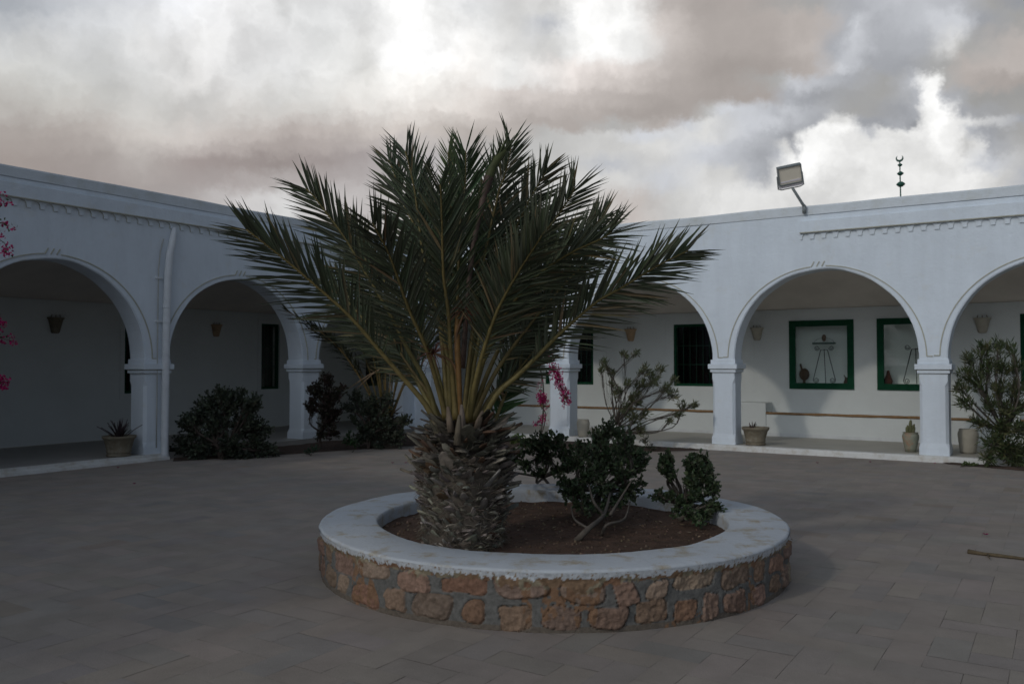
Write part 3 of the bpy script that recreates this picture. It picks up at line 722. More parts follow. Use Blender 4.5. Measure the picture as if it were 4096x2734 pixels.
# ---------------------------------------------------------------- things in the display cases
def scroll(bm, c, r, X, sgn=1, rad=.007, start=0, turns=1.6):
    pts = []
    for k in range(22):
        t = k/21; a = start+sgn*t*turns*2*PI; rr = r*(1-.72*t); pts.append(X(c[0]+rr*math.cos(a), 0, c[1]+rr*math.sin(a)))
    tube(bm, pts, rad, 5)
def iron_stand(cx, z0, label, k, hang):
    X = lambda a, d, z: Xr(a, D+.25+d, z)
    t = thing('iron_stand', label, 'stand', X(cx, 0, z0))
    bm = NB(); H = 1.02*k
    for s_ in (-1, 1):
        tube(bm, [X(cx+s_*.07, 0, z0+.68*H), X(cx+s_*.21, .0, z0+.12), X(cx+s_*.225, 0, z0+.06)], .009, 5)
        scroll(bm, (cx+s_*.165, z0+.06), .06, X, sgn=-s_, start=0 if s_ > 0 else PI)
        scroll(bm, (cx+s_*.145, z0+.72*H), .055, X, sgn=s_, start=PI if s_ > 0 else 0)
    tube(bm, [X(cx, .12, z0), X(cx, .0, z0+.7*H)], .008, 5)
    tube(bm, [X(cx-.07, 0, z0+.68*H), X(cx+.07, 0, z0+.68*H)], .006, 5)
    obj('frame', bm, M['iron'], t)
    if not hang:
        bm = NB(); box(bm, cx-.235, cx+.235, -.03, .03, z0+.80*H, z0+.835*H, X); obj('crossbar', bm, M['green_iron'], t)
        bm = NB(); ellipsoid(bm, X(cx, 0, z0+.93*H), (.045, .045, .075)); obj('lamp', bm, M['rust'], t)
        bm = NB(); pts = [X(cx+.20*math.cos(q*PI/12), 0, z0+.83*H+.10*math.sin(q*PI/12)) for q in range(13)]; tube(bm, pts, .004, 4); obj('arch_wire', bm, M['iron'], t)
    else:
        bm = NB(); tube(bm, [X(cx, .02, z0+.68*H), X(cx+.16, .02, z0+.75*H)], .006, 5); ellipsoid(bm, X(cx+.14, 0, z0+.60*H), (.085, .085, .15)); obj('woollen_bag', bm, M['redcloth'], t)
        bm = NB(); tube(bm, [X(cx+.13, 0, z0), X(cx+.11, 0, z0+.6*H)], .012, 6); obj('rod', bm, M['rust'], t)
    return t
iron_stand(8.45, 1.20, 'wrought iron scroll stand with crossbar in the left display case', 1.0, False)
iron_stand(10.20, 1.20, 'wrought iron scroll stand with dark red bag in the right display case', 1.0, True)
bm = NB(); ellipsoid(bm, W(8.03, BK_R+.3, 1.38), (.11, .08, .13)); tube(bm, [W(8.02, BK_R+.3, 1.17), W(8.03, BK_R+.3, 1.3)], .03, 6); tube(bm, [W(8.0, BK_R+.3, 1.4), W(7.95, BK_R+.3, 1.6)], .02, 6)
tag(obj('basket', bm, M['basket']), 'round brown woven basket at the left end of the display case', 'basket')
bm = NB(); lathe(bm, [(.001, 0), (.05, .0), (.055, .06), (.03, .12), (.035, .15)], W(8.88, BK_R+.3, 1.17), 12); tube(bm, [W(8.88, BK_R+.3, 1.30), W(8.83, BK_R+.3, 1.37)], .01, 5)
tag(obj('jug', bm, M['basket']), 'small brown jug at the right end of the display case', 'jug')
bm = NB(); lathe(bm, [(.001, 0), (.07, 0), (.085, .09), (.04, .22), (.02, .3)], W(9.70, BK_R+.2, 1.17), 12)
tag(obj('vase', bm, M['redcloth']), 'dark pointed vase at the edge of the second display case', 'vase')

# ---------------------------------------------------------------- pots
def pot_prof(kind, d, h):
    r = d/2
    if kind == 'bowl': return [(.001, 0), (r*.70, 0), (r*.74, h*.10), (r*.66, h*.14), (r*.70, h*.17), (r*.74, h*.26), (r*.70, h*.29), (r*.78, h*.5), (r*.88, h*.80), (r*.96, h*.86), (r, h*.9), (r, h), (r*.90, h), (r*.86, h*.86), (r*.001, h*.84)]
    if kind == 'jar': return [(.001, 0), (r*.62, 0), (r*.74, h*.2), (r*.95, h*.62), (r, h*.78), (r*.93, h*.9), (r*.84, h*.95), (r*.92, h*.97), (r*.92, h), (r*.78, h), (r*.76, h*.85), (.001, h*.84)]
    return [(.001, 0), (r*.70, 0), (r*.78, h*.1), (r*.93, h*.5), (r, h*.76), (r*.97, h*.86), (r*.86, h*.95), (r*.88, h*.98), (r*.86, h), (r*.76, h), (r*.74, h*.8), (.001, h*.79)]
def pot(p, kind, d, h, mt, label):
    t = thing('plant_pot', label, 'pot', p, 'clay pots along the galleries')
    bm = NB(); lathe(bm, pot_prof(kind, d, h), p, 28, wob=.02)
    obj('body', bm, M[mt], t, True)
    bm = NB(); bmesh.ops.create_circle(bm, cap_ends=True, segments=20, radius=d*.42, matrix=Matrix.Translation(Vector(p)+Vector((0, 0, h*.86))))
    obj('potting_soil', bm, M['soil_dark'], t)
    return t
pA = W(-.27, -7.22, .10); pot(pA, 'bowl', .52, .335, 'clay', 'wide ringed clay bowl with purple spiky leaves beside the downpipe pillar')
pB = W(7.86, .30, .104); pot(pB, 'bowl', .50, .33, 'clay', 'wide ringed clay bowl with tiny aloe right of the middle pillar')
pC = W(10.45, .55, .104); pot(pC, 'jar', .27, .33, 'clay_green', 'small greenish stained clay pot holding a cactus')
pD = W(11.30, .80, .104); pot(pD, 'urn', .32, .405, 'clay_white', 'cream clay urn standing between the pillar and oleander')
pE = W(4.36, .10, .104); pot(pE, 'urn', .27, .36, 'clay_white', 'pale slim clay urn at the foot of the bougainvillea pillar')

def blades(p, n, L, w, col, spread, label, name, cat, curve=.3, seed=1, thick=.006):
    rr = random.Random(seed); bm = NB(); lay = paint(bm)
    for k in range(n):
        a = rr.uniform(0, 2*PI); s_ = rr.uniform(.1, spread); l = L*rr.uniform(.6, 1.05)
        d0 = Vector((math.cos(a)*math.sin(s_), math.sin(a)*math.sin(s_), math.cos(s_))); side = Vector((-math.sin(a), math.cos(a), 0))
        base = Vector(p)+Vector((math.cos(a), math.sin(a), 0))*rr.uniform(0, .06); prev = None; c = vary(col, .3, rr)
        for q in range(5):
            t = q/4; pt = base+d0*l*t+Vector((math.cos(a), math.sin(a), -.4))*curve*l*t*t*s_
            ww = w*(1-t)**.6*(.6+.4*min(1, t*4))+.001
            nrm = d0.cross(side)
            cur = [bm.verts.new(pt-side*ww), bm.verts.new(pt+nrm*thick), bm.verts.new(pt+side*ww), bm.verts.new(pt-nrm*thick)]
            if prev:
                for e in range(4): f = bm.faces.new((prev[e], prev[(e+1) % 4], cur[(e+1) % 4], cur[e])); setc([f], lay, c)
            prev = cur
    return tag(obj(name, bm, M['foliage']), label, cat)
blades(pA+Vector((0, 0, .27)), 34, .36, .014, (.045, .028, .032), .75, 'dark purple spiky plant in the wide clay bowl', 'spiky_plant', 'plant', .3, 3)
blades(pB+Vector((-.06, 0, .27)), 9, .17, .014, (.07, .05, .04), .4, 'tiny brown aloe shoots in the ringed bowl', 'aloe', 'plant', .1, 5)
bm = NB(); lay = paint(bm)
for dx, dz, rr_, hh, lean in ((0, .10, .035, .12, 0), (-.06, .07, .03, .085, -.25), (.055, .075, .03, .09, .3), (.0, .20, .028, .075, .1), (.05, .15, .024, .06, .5), (-.05, .135, .02, .05, -.2)):
    ellipsoid(bm, pC+AX[0]*Vector((dx, 0, 0))+Vector((0, 0, .27+dz)), (rr_, .02, hh), 10, Matrix.Rotation(lean, 3, 'Y'))
setc(bm.faces, lay, (.13, .13, .06))
tag(obj('cactus', bm, M['foliage']), 'stubby paddle cactus growing in the small greenish pot', 'cactus')

# ---------------------------------------------------------------- floodlight and finial
t = thing('floodlight', 'grey floodlight on a leaning arm above the roofline', 'floodlight', W(8.93, FR+.1, TOP_R))
YF = 14.9
A0 = atY(3217, 826, 15.05); A1 = atY(3170, 752, YF)
bm = NB(); tube(bm, [A0, A0*.9+A1*.1, A1], [.034, .026, .024], 8); tube(bm, [A0-Vector((0, 0, .12)), A0+Vector((0, 0, .02))], .035, 8); obj('arm', bm, M['alu'], t)
fc = atY(3160, 700, YF)
ry = Matrix.Rotation(math.radians(10), 3, 'Y').inverted(); rx = Matrix.Rotation(math.radians(28), 3, 'X'); rz = Matrix.Rotation(math.radians(-12), 3, 'Z')
RM = rz @ ry @ rx
Xf = lambda a, d, z: fc+RM @ Vector((a, d, z))
bm = NB(); w_, h_ = .205, .165
box(bm, -w_, w_, .0, .10, -h_, h_, Xf, .012)
for q in ((-w_, w_, -h_, -h_+.02), (-w_, w_, h_-.02, h_), (-w_, -w_+.02, -h_+.02, h_-.02), (w_-.02, w_, -h_+.02, h_-.02)): box(bm, q[0], q[1], -.025, .0, q[2], q[3], Xf)
bmesh.ops.recalc_face_normals(bm, faces=bm.faces[:]); obj('housing', bm, M['alu'], t)
bm = NB(); box(bm, -w_+.02, w_-.02, -.008, -.002, -h_+.02, h_-.02, Xf); obj('lens', bm, M['reflector'], t)
bm = NB(); box(bm, -w_+.03, w_-.03, -.014, -.009, -h_+.045, -h_+.075, Xf); box(bm, -w_, w_, .0, .09, -h_-.055, -h_-.002, Xf); obj('glare_shield', bm, M['bracket'], t)
bm = NB(); pts = [Xf(-w_-.01, .05, 0), Xf(-w_-.015, .05, -h_-.07), Xf(-w_+.04, .05, -h_-.09), Xf(w_-.04, .05, -h_-.09), Xf(w_+.015, .05, -h_-.07), Xf(w_+.01, .05, 0)]
tube(bm, pts, .011, 6); obj('bracket', bm, M['alu'], t)

def fin(px, py): a, z = on_back(px, py, 3.6); return W(a, 3.6, z)
base = fin(3605, 782); base.z = 4.16
t = thing('roof_finial', 'green metal finial with three discs and a crescent on the roof', 'finial', base)
bm = NB(); top_ = fin(3599, 645); tube(bm, [base, top_], [.018, .012], 8); obj('pole', bm, M['finial'], t)
for (x, y, hw, hh) in ((3603, 737, 17, 12), (3601.5, 694, 13, 9), (3600, 660, 9.5, 7)):
    c = fin(x, y); k = c.y/F; bm = NB(); lathe(bm, [(.001, -hh*k), (hw*k*.45, -hh*k*.8), (hw*k*.9, -hh*k*.25), (hw*k, 0), (hw*k*.9, hh*k*.25), (hw*k*.45, hh*k*.8), (.001, hh*k)], c, 16); obj('disc', bm, M['finial'], t, True)
c = fin(3598.5, 632); k = c.y/F; bm = NB(); side = (W(1, 0)-W(0, 0)).normalized(); pts = []; rad = []
for q in range(19):
    a = math.radians(-90)+math.radians(138)*(q-9)/9; pts.append(c+side*math.cos(a)*12*k+Vector((0, 0, math.sin(a)*12*k))); rad.append(.003+.021*math.cos((q-9)/9*PI/2))
tube(bm, pts, rad, 6); obj('crescent', bm, M['finial'], t)

# ---------------------------------------------------------------- round planter
planter = thing('stone_planter', 'round rubble stone planter with a whitewashed rim around the palm', 'planter', (CEN.x, CEN.y, 0))
RO, RI, HR = 1.84, 1.385, .376
pr = random.Random(12)
stones = []     # (arc position, height, half width, half height, colour, protrusion, squareness)
def add_row(zc, hmin, hmax, wmin, wmax, jit, off):
    a = off; L = 2*PI*RO
    while a < L+off-.05:
        w_ = pr.uniform(wmin, wmax); h_ = pr.uniform(hmin, hmax); gap = pr.uniform(.025, .08)
        base = pr.choice([(.235, .152, .108), (.215, .142, .104), (.25, .168, .120), (.285, .215, .155), (.195, .138, .108), (.24, .138, .092)])
        stones.append((a+w_/2, zc+pr.uniform(-jit, jit), w_/2, h_/2, vary(base, .15, pr), pr.uniform(.004, .034), pr.uniform(2.6, 6), pr.uniform(-.35, .35)))
        a += w_+gap
add_row(.088, .12, .17, .14, .32, .018, 0)
add_row(.250, .11, .165, .15, .34, .022, .07)
bm = NB(); lay = paint(bm); NA, NZ = 1500, 44; grid = []; cols = []
Ltot = 2*PI*RO; bins = {}
for s_ in stones:
    for q in range(int((s_[0]-s_[2]-.1)/.2)-1, int((s_[0]+s_[2]+.1)/.2)+2): bins.setdefault(q % int(Ltot/.2+1), []).append(s_)
for i in range(NA):
    th = 2*PI*i/NA; arc = th*RO; row = []; rc = []
    near = [s_ for s_ in stones if abs((arc-s_[0]+Ltot/2) % Ltot-Ltot/2) < s_[2]+.06]
    for j in range(NZ+1):
        z = -.01+.368*j/NZ; P3 = Vector((math.cos(th)*RO*7, math.sin(th)*RO*7, z*7))
        wx = .034*noise.noise(P3*.9); wz = .030*noise.noise(P3*.9+Vector((9, 9, 9)))
        best = -1; bs = None
        for s_ in near:
            da = (arc-s_[0]+Ltot/2) % Ltot-Ltot/2+wx; dz = z-s_[1]+wz
            da, dz = da+dz*s_[7], dz-da*s_[7]*.3
            e = 1-((abs(da)/s_[2])**s_[6]+(abs(dz)/s_[3])**s_[6])
            e -= .55*max(0, noise.noise(P3*.55+Vector((5, 5, 5)))-.05)
            if e > best: best = e; bs = s_
        n1 = noise.noise(P3*1.2); n2 = noise.noise(P3*4); n3 = noise.noise(P3*9+Vector((3, 3, 3)))
        mort = .004*n1+.003*n2
        if best > 0:
            edge = min(1, best*3.0); d = mort*(1-edge)+edge*(bs[5]+.010*n2+.006*n3+.012*n1)-.012*max(0, 1-best*6)
            c = tuple(v*(1+.16*n2+.22*n3) for v in bs[4])
        else:
            crack = max(0, 1+best*9) if best > -.11 else 0
            d = mort+.010-.022*crack*(1 if n1 > -.1 else .2); g_ = .145*(1+.15*n2+.12*n1)
            c = (g_*1.02, g_, g_*.93)
            if crack > .5 and n1 > -.05: c = tuple(v*.45 for v in c)
            if z < .035: c = (.15, .125, .10)
        # ochre and rust coloured paint runs below the rim
        run = noise.noise(Vector((math.cos(th)*6, math.sin(th)*6, z*2.2)))+.5*noise.noise(Vector((math.cos(th)*40, math.sin(th)*40, z*3)))
        lim = .300-.075*max(0, run)+.018*n2+.010*n3
        if z > lim:
            c = (.225, .145, .088) if n1 > .10 else (.26, .22, .15) if n1 > -.22 else (.22, .125, .075)
            c = tuple(v*(1+.25*n2) for v in c); d = max(d, .004)+.002
        elif run > .46 and n2 > -.1: c = (.23, .135, .08)
        drip = noise.noise(Vector((math.cos(th)*75, math.sin(th)*75, z*6)))+.6*noise.noise(Vector((math.cos(th)*11, math.sin(th)*11, 3)))
        if z > .322-.030*drip: c = (.56, .59, .62) if n3 > -.42 else (.30, .22, .14); d = max(d, .014)
        r_ = RO-.030+d if z < .3 else RO-.030+d+(.012-min(.012, d*.2))*(z-.3)/.035; row.append(bm.verts.new((CEN.x+r_*math.cos(th), CEN.y+r_*math.sin(th), z))); rc.append(c)
    grid.append(row); cols.append(rc)
for i in range(NA):
    i2 = (i+1) % NA
    for j in range(NZ):
        f = bm.faces.new((grid[i][j], grid[i2][j], grid[i2][j+1], grid[i][j+1])); f.smooth = True
        for l, (p, q) in zip(f.loops, ((i, j), (i2, j), (i2, j+1), (i, j+1))): l[lay] = (*[max(.01, x) for x in cols[p][q]], 1)
obj('stone_wall', bm, M['rock'], planter)
# whitewashed rim with a ragged lower edge
bm = NB(); NA = 720; prev = None; first = None
for i in range(NA):
    th = 2*PI*i/NA; c_, s_ = math.cos(th), math.sin(th)
    e1 = .020*noise.noise(Vector((c_*2, s_*2, 3))); e2 = .022*noise.noise(Vector((c_*14, s_*14, 1)))+.016*noise.noise(Vector((c_*50, s_*50, 6)))
    e3 = .012*noise.noise(Vector((c_*3, s_*3, 8))); zt = HR+.008*noise.noise(Vector((c_*3, s_*3, 5)))+.002*noise.noise(Vector((c_*20, s_*20, 5)))
    low = zt-.036-.6*abs(e2)+e2*.6
    prof = [(RO-.07, low-.004), (RO-.018, low), (RO-.009+e3*.2, low+.007), (RO-.004+e3*.25+e2*.3, zt-.017), (RO-.009+e3*.3, zt-.006), (RO-.024, zt-.001), ((RO+RI)/2, zt+.006*noise.noise(Vector((c_*5, s_*5, 2)))), (RI+.022+e1, zt-.002), (RI+.008+e1, zt-.008), (RI+e1+.003, zt-.03), (RI+.006+e1, .20)]
    cur = [bm.verts.new((CEN.x+r_*c_, CEN.y+r_*s_, z)) for r_, z in prof]
    if prev:
        for q in range(len(cur)-1): f = bm.faces.new((prev[q], cur[q], cur[q+1], prev[q+1])); f.smooth = True
    else: first = cur
    prev = cur
for q in range(len(first)-1): f = bm.faces.new((prev[q], first[q], first[q+1], prev[q+1])); f.smooth = True
bmesh.ops.recalc_face_normals(bm, faces=bm.faces[:])
obj('rim', bm, M['limewash'], planter)
bm = NB()
rings = []; SO = .262
for j in range(36):
    r_ = (RI+.03)*j/35; ring = []
    for i in range(110 if j else 1):
        th = 2*PI*i/110; x, y = CEN.x+r_*math.cos(th), CEN.y+r_*math.sin(th)
        z = SO+.025*noise.noise(Vector((x*1.7, y*1.7, 0)))+.016*noise.noise(Vector((x*7, y*7, 0)))+.008*noise.noise(Vector((x*22, y*22, 0)))
        ring.append(bm.verts.new((x, y, z)))
    rings.append(ring)
for j in range(35):
    for i in range(110):
        i2 = (i+1) % 110
        if j == 0: f = bm.faces.new((rings[0][0], rings[1][i], rings[1][i2]))
        else: f = bm.faces.new((rings[j][i], rings[j+1][i], rings[j+1][i2], rings[j][i2]))
        f.smooth = True
obj('soil', bm, M['soil'], planter)

bm = NB(); lay = paint(bm); lr = random.Random(9)
for k in range(900):
    th = lr.uniform(0, 2*PI); q = (RI-.03)*math.sqrt(lr.random()); x, y = CEN.x+q*math.cos(th), CEN.y+q*math.sin(th)
    z = SO+.025*noise.noise(Vector((x*1.7, y*1.7, 0)))+.016*noise.noise(Vector((x*7, y*7, 0)))+.008*noise.noise(Vector((x*22, y*22, 0)))+.004
    if lr.random() < .55:
        n0 = len(bm.faces); a = lr.uniform(0, 2*PI); l_ = lr.uniform(.015, .05); d = Vector((math.cos(a), math.sin(a), lr.uniform(-.1, .3))); sd = Vector((-d.y, d.x, lr.uniform(-.3, .3)))*l_*.25
        p = Vector((x, y, z)); f = bm.faces.new([bm.verts.new(v) for v in (p, p+d*l_*.5+sd, p+d*l_, p+d*l_*.5-sd)]); setc([f], lay, vary(lr.choice([(.20, .14, .08), (.12, .085, .05), (.26, .2, .13)]), .3, lr))
    else:
        rr_ = lr.uniform(.004, .014); res = bmesh.ops.create_icosphere(bm, subdivisions=1, radius=rr_, matrix=Matrix.Translation((x, y, z)))
        setc({f for v in res['verts'] for f in v.link_faces}, lay, vary(lr.choice([(.16, .10, .07), (.22, .16, .11), (.10, .065, .045)]), .3, lr))
lo = obj('leaf_litter', bm, M['rock']); lo['kind'] = 'stuff'; lo['label'] = 'dry leaves and small clods scattered on the planter soil'; lo['category'] = 'leaf litter'

# ---------------------------------------------------------------- palms
def spline(P, n):
    P = [Vector(p) for p in P]; P = [P[0]*2-P[1]]+P+[P[-1]*2-P[-2]]; out = []; m_ = len(P)-3
    for k in range(n+1):
        t = k/n*m_; i = min(int(t), m_-1); f = t-i; a, b, c, d = P[i:i+4]
        out.append(.5*((2*b)+(c-a)*f+(2*a-5*b+4*c-d)*f*f+(3*b-a-3*c+d)*f**3))
    return out
def frond(parent, P, axis, length=None, ll=.40, face=.6, seed=0, bare=.32, col=(.082, .094, .060), n=62, width=.0112, rcol=(.16, .128, .045), fold=.35, r0=.024, ang=(50, 25), young=False):
    rr = random.Random(seed); pts = spline(P, 90)
    cum = [0]
    for a, b in zip(pts, pts[1:]): cum.append(cum[-1]+(b-a).length)
    Ltot = cum[-1]
    def at(s):
        s *= Ltot; k = 0
        while k < len(cum)-2 and cum[k+1] < s: k += 1
        f = (s-cum[k])/max(1e-6, cum[k+1]-cum[k]); return pts[k].lerp(pts[k+1], min(1, f)), (pts[k+1]-pts[k]).normalized()
    bm = NB(); lay = paint(bm)
    view = Vector((0, 1, 0))
    for i in range(n):
        s = bare+(1-bare)*(i/(n-1))**.95*.995; u = (s-bare)/(1-bare)
        p, tg = at(s)
        inw = Vector((axis[0]-p.x, axis[1]-p.y, 0)); inw = (inw.normalized() if inw.length > .01 else Vector((0, 1, 0)))*.6+Vector((0, 0, 1))*.6
        nrm = inw*(1-face)-view*face*(-1 if inw.y < -.2 else -1)
        nrm = nrm-tg*nrm.dot(tg); nrm.normalize(); side = tg.cross(nrm).normalized()
        ln = ll*(.56+.44*math.sin(PI*min(1, (u*.84+.12))))*rr.uniform(.88, 1.08)
        if u < .10: ln *= .30+5.5*u*1.2
        base_a = math.radians(ang[0]+(ang[1]-ang[0])*u**.9)
        for sg in (-1, 1):
            for dup in range(1 if rr.random() < .9 else 2):
                a = base_a+math.radians(rr.gauss(0, 5)); el = rr.choice([-.25, .10, .45, .7])*fold*2+rr.gauss(0, .10)
                lat = side*sg*math.cos(el)+nrm*math.sin(el)*(-1)
                d = (tg*math.cos(a)+lat*math.sin(a)).normalized(); ww = width*rr.uniform(.8, 1.2)*(.65+.35*math.sin(PI*u))
                perp = d.cross(nrm).normalized(); perp = (perp*math.cos(.5*sg)+nrm*math.sin(.5*sg)+Vector((rr.gauss(0, .2), rr.gauss(0, .2), rr.gauss(0, .2)))).normalized()
                perp = (perp-d*perp.dot(d)).normalized(); keel = d.cross(perp)
                c = vary(col if rr.random() > .07 else (.17, .135, .075), .28, rr); l_ = ln*rr.uniform(.9, 1.08); droop = Vector((0, 0, -1))*l_*rr.uniform(.0, .10)
                prev = None
                for t, wk in ((0, .45), (.22, 1), (.6, .82), (1, .03)):
                    q = p+d*l_*t+droop*t*t
                    cur = (bm.verts.new(q-perp*ww*wk), bm.verts.new(q-keel*ww*wk*.45), bm.verts.new(q+perp*ww*wk))
                    if prev:
                        f1 = bm.faces.new((prev[0], prev[1], cur[1], cur[0])); f2 = bm.faces.new((prev[1], prev[2], cur[2], cur[1])); setc((f1, f2), lay, c)
                    prev = cur
    fo = obj('frond', bm, M['leaf'], parent)
    bm = NB(); lay = paint(bm); m_ = 30; ps = []; rs = []
    for k in range(m_+1):
        p, tg = at(k/m_*.999); ps.append(p); rs.append(r0*(1-.82*(k/m_)**.7)+.0015)
    rs[0] *= 1.5; rs[1] *= 1.2
    fs = tube(bm, ps, rs, 6); setc(fs, lay, vary(rcol, .15, rr))
    # spines on the bare stalk
    for k in range(16):
        s = .06+(bare+.06)*k/15; p, tg = at(s); inw = Vector((axis[0]-p.x, axis[1]-p.y, .5)); inw.normalize(); sd = tg.cross(inw).normalized()
        for sg in (-1, 1):
            if rr.random() < .35: continue
            l_ = .03+.12*k/15*rr.uniform(.7, 1.2); d = (tg*.75+sd*sg*.6+Vector((rr.gauss(0, .1), rr.gauss(0, .1), 0))).normalized()
            setc(tube(bm, [p, p+d*l_], [.0035, .0006], 3, cap=False), lay, vary((.16, .15, .06), .2, rr))
    obj('rachis', bm, M['rachis'], fo)
    return fo
def r4(x, y): return 850+x/1.1745, 450+y/1.1745
TX, TY = -.36, 6.32
palm = thing('palm_tree', 'stout young date palm rising from the round planter', 'palm tree', (TX, TY, .26))
def palm_trunk(c, prof, nb, seed, parent, k=1.0, mt='trunk'):
    """core plus overlapping leaf-base stubs in a spiral"""
    rr = random.Random(seed); bm = NB(); lay = paint(bm)
    rings = lathe(bm, [(r*.92, z) for r, z in prof], c, 40, wob=.12)
    bm.faces.new(rings[-1])
    setc(bm.faces, lay, (.12, .10, .08))
    z0, z1 = prof[0][1], prof[-1][1]
    def rad(z):
        for (ra, za), (rb, zb) in zip(prof, prof[1:]):
            if za <= z <= zb: return ra+(rb-ra)*(z-za)/(zb-za)
        return prof[-1][0]
    for i in range(nb):
        t = i/nb; z = z0+.01+(z1-z0)*(t**.92); a = i*2.39996+rr.gauss(0, .12); r = rad(z)*.86
        out = Vector((math.cos(a), math.sin(a), 0)); side = Vector((-math.sin(a), math.cos(a), 0))
        tilt = math.radians(rr.gauss(66-30*t, 15)); ln = k*rr.uniform(.040, .085)*(1+.9*t)*(1.7 if rr.random() < .10+.12*t else 1)
        w0 = k*rr.uniform(.024, .056); w1 = w0*rr.uniform(.35, 1.05); th0 = k*.020; th1 = k*rr.uniform(.003, .012)
        up = Vector((0, 0, 1)); d = (up*math.sin(tilt)+out*math.cos(tilt)).normalized()
        d = (d+side*rr.gauss(0, .30)).normalized(); nn = side.cross(d).normalized()
        b = Vector(c)+out*r+Vector((0, 0, z)); col = vary(rr.choice([(.21, .195, .17), (.27, .25, .215), (.33, .305, .26), (.15, .135, .115)]), .25, rr)
        old = 1.12-.75*max(0, t-.35)/.65; col = (col[0]*old, col[1]*old*(1-.05*t), col[2]*old*(1-.12*t))
        if rr.random() < .03+.18*t: col = vary((.13, .08, .05), .2, rr)
        tw = rr.gauss(0, .25); prev = None
        for q in range(6):
            s_ = q/5; w_ = w0+(w1-w0)*s_**.8; th_ = th0+(th1-th0)*s_
            if q == 5: w_ *= .75
            pt = b+d*ln*s_+out*ln*.16*s_*s_+nn*(-.02*k)*(1-s_)
            sd = (side*math.cos(tw*s_)+nn*math.sin(tw*s_)); n2 = sd.cross(d).normalized()
            jag = [rr.uniform(.7, 1.3) for _ in range(6)]
            pr_ = [(-w_*jag[0], -.2*th_), (-w_*.5, th_*.7*jag[1]), (w_*.05, th_*1.15*jag[2]), (w_*.55, th_*.65*jag[3]), (w_*jag[4], -.25*th_), (0, -th_*.6)]
            endj = (rr.uniform(-.03, .04) if q == 5 else 0)
            cur = [bm.verts.new(pt+sd*x+n2*(-y)+d*(endj if e % 2 else 0)) for e, (x, y) in enumerate(pr_)]
            if prev:
                for e in range(6):
                    f = bm.faces.new((prev[e], prev[(e+1) % 6], cur[(e+1) % 6], cur[e])); f.smooth = e < 4
                    setc([f], lay, tuple(v*(.75+.4*s_) for v in col))
            prev = cur
        f = bm.faces.new(prev); setc([f], lay, tuple(v*.8 for v in col))
        # fibres
        if rr.random() < .8:
            for _ in range(4):
                p0 = b+side*rr.uniform(-w0, w0)+out*.02; dd = (out*.5+side*rr.gauss(0, .8)+up*rr.uniform(-.3, .9)).normalized()
                setc(tube(bm, [p0, p0+dd*.05*k, p0+dd*.09*k+Vector((0, 0, -.02))], [.003, .002, .0008], 3, cap=False), lay, vary((.20, .17, .13), .25, rr))
    return obj('trunk', bm, M[mt], parent)
palm_trunk((TX, TY, .24), [(.30, -.03), (.295, .08), (.30, .25), (.32, .42), (.33, .57), (.30, .69), (.23, .80), (.13, .88)], 760, 4, palm)
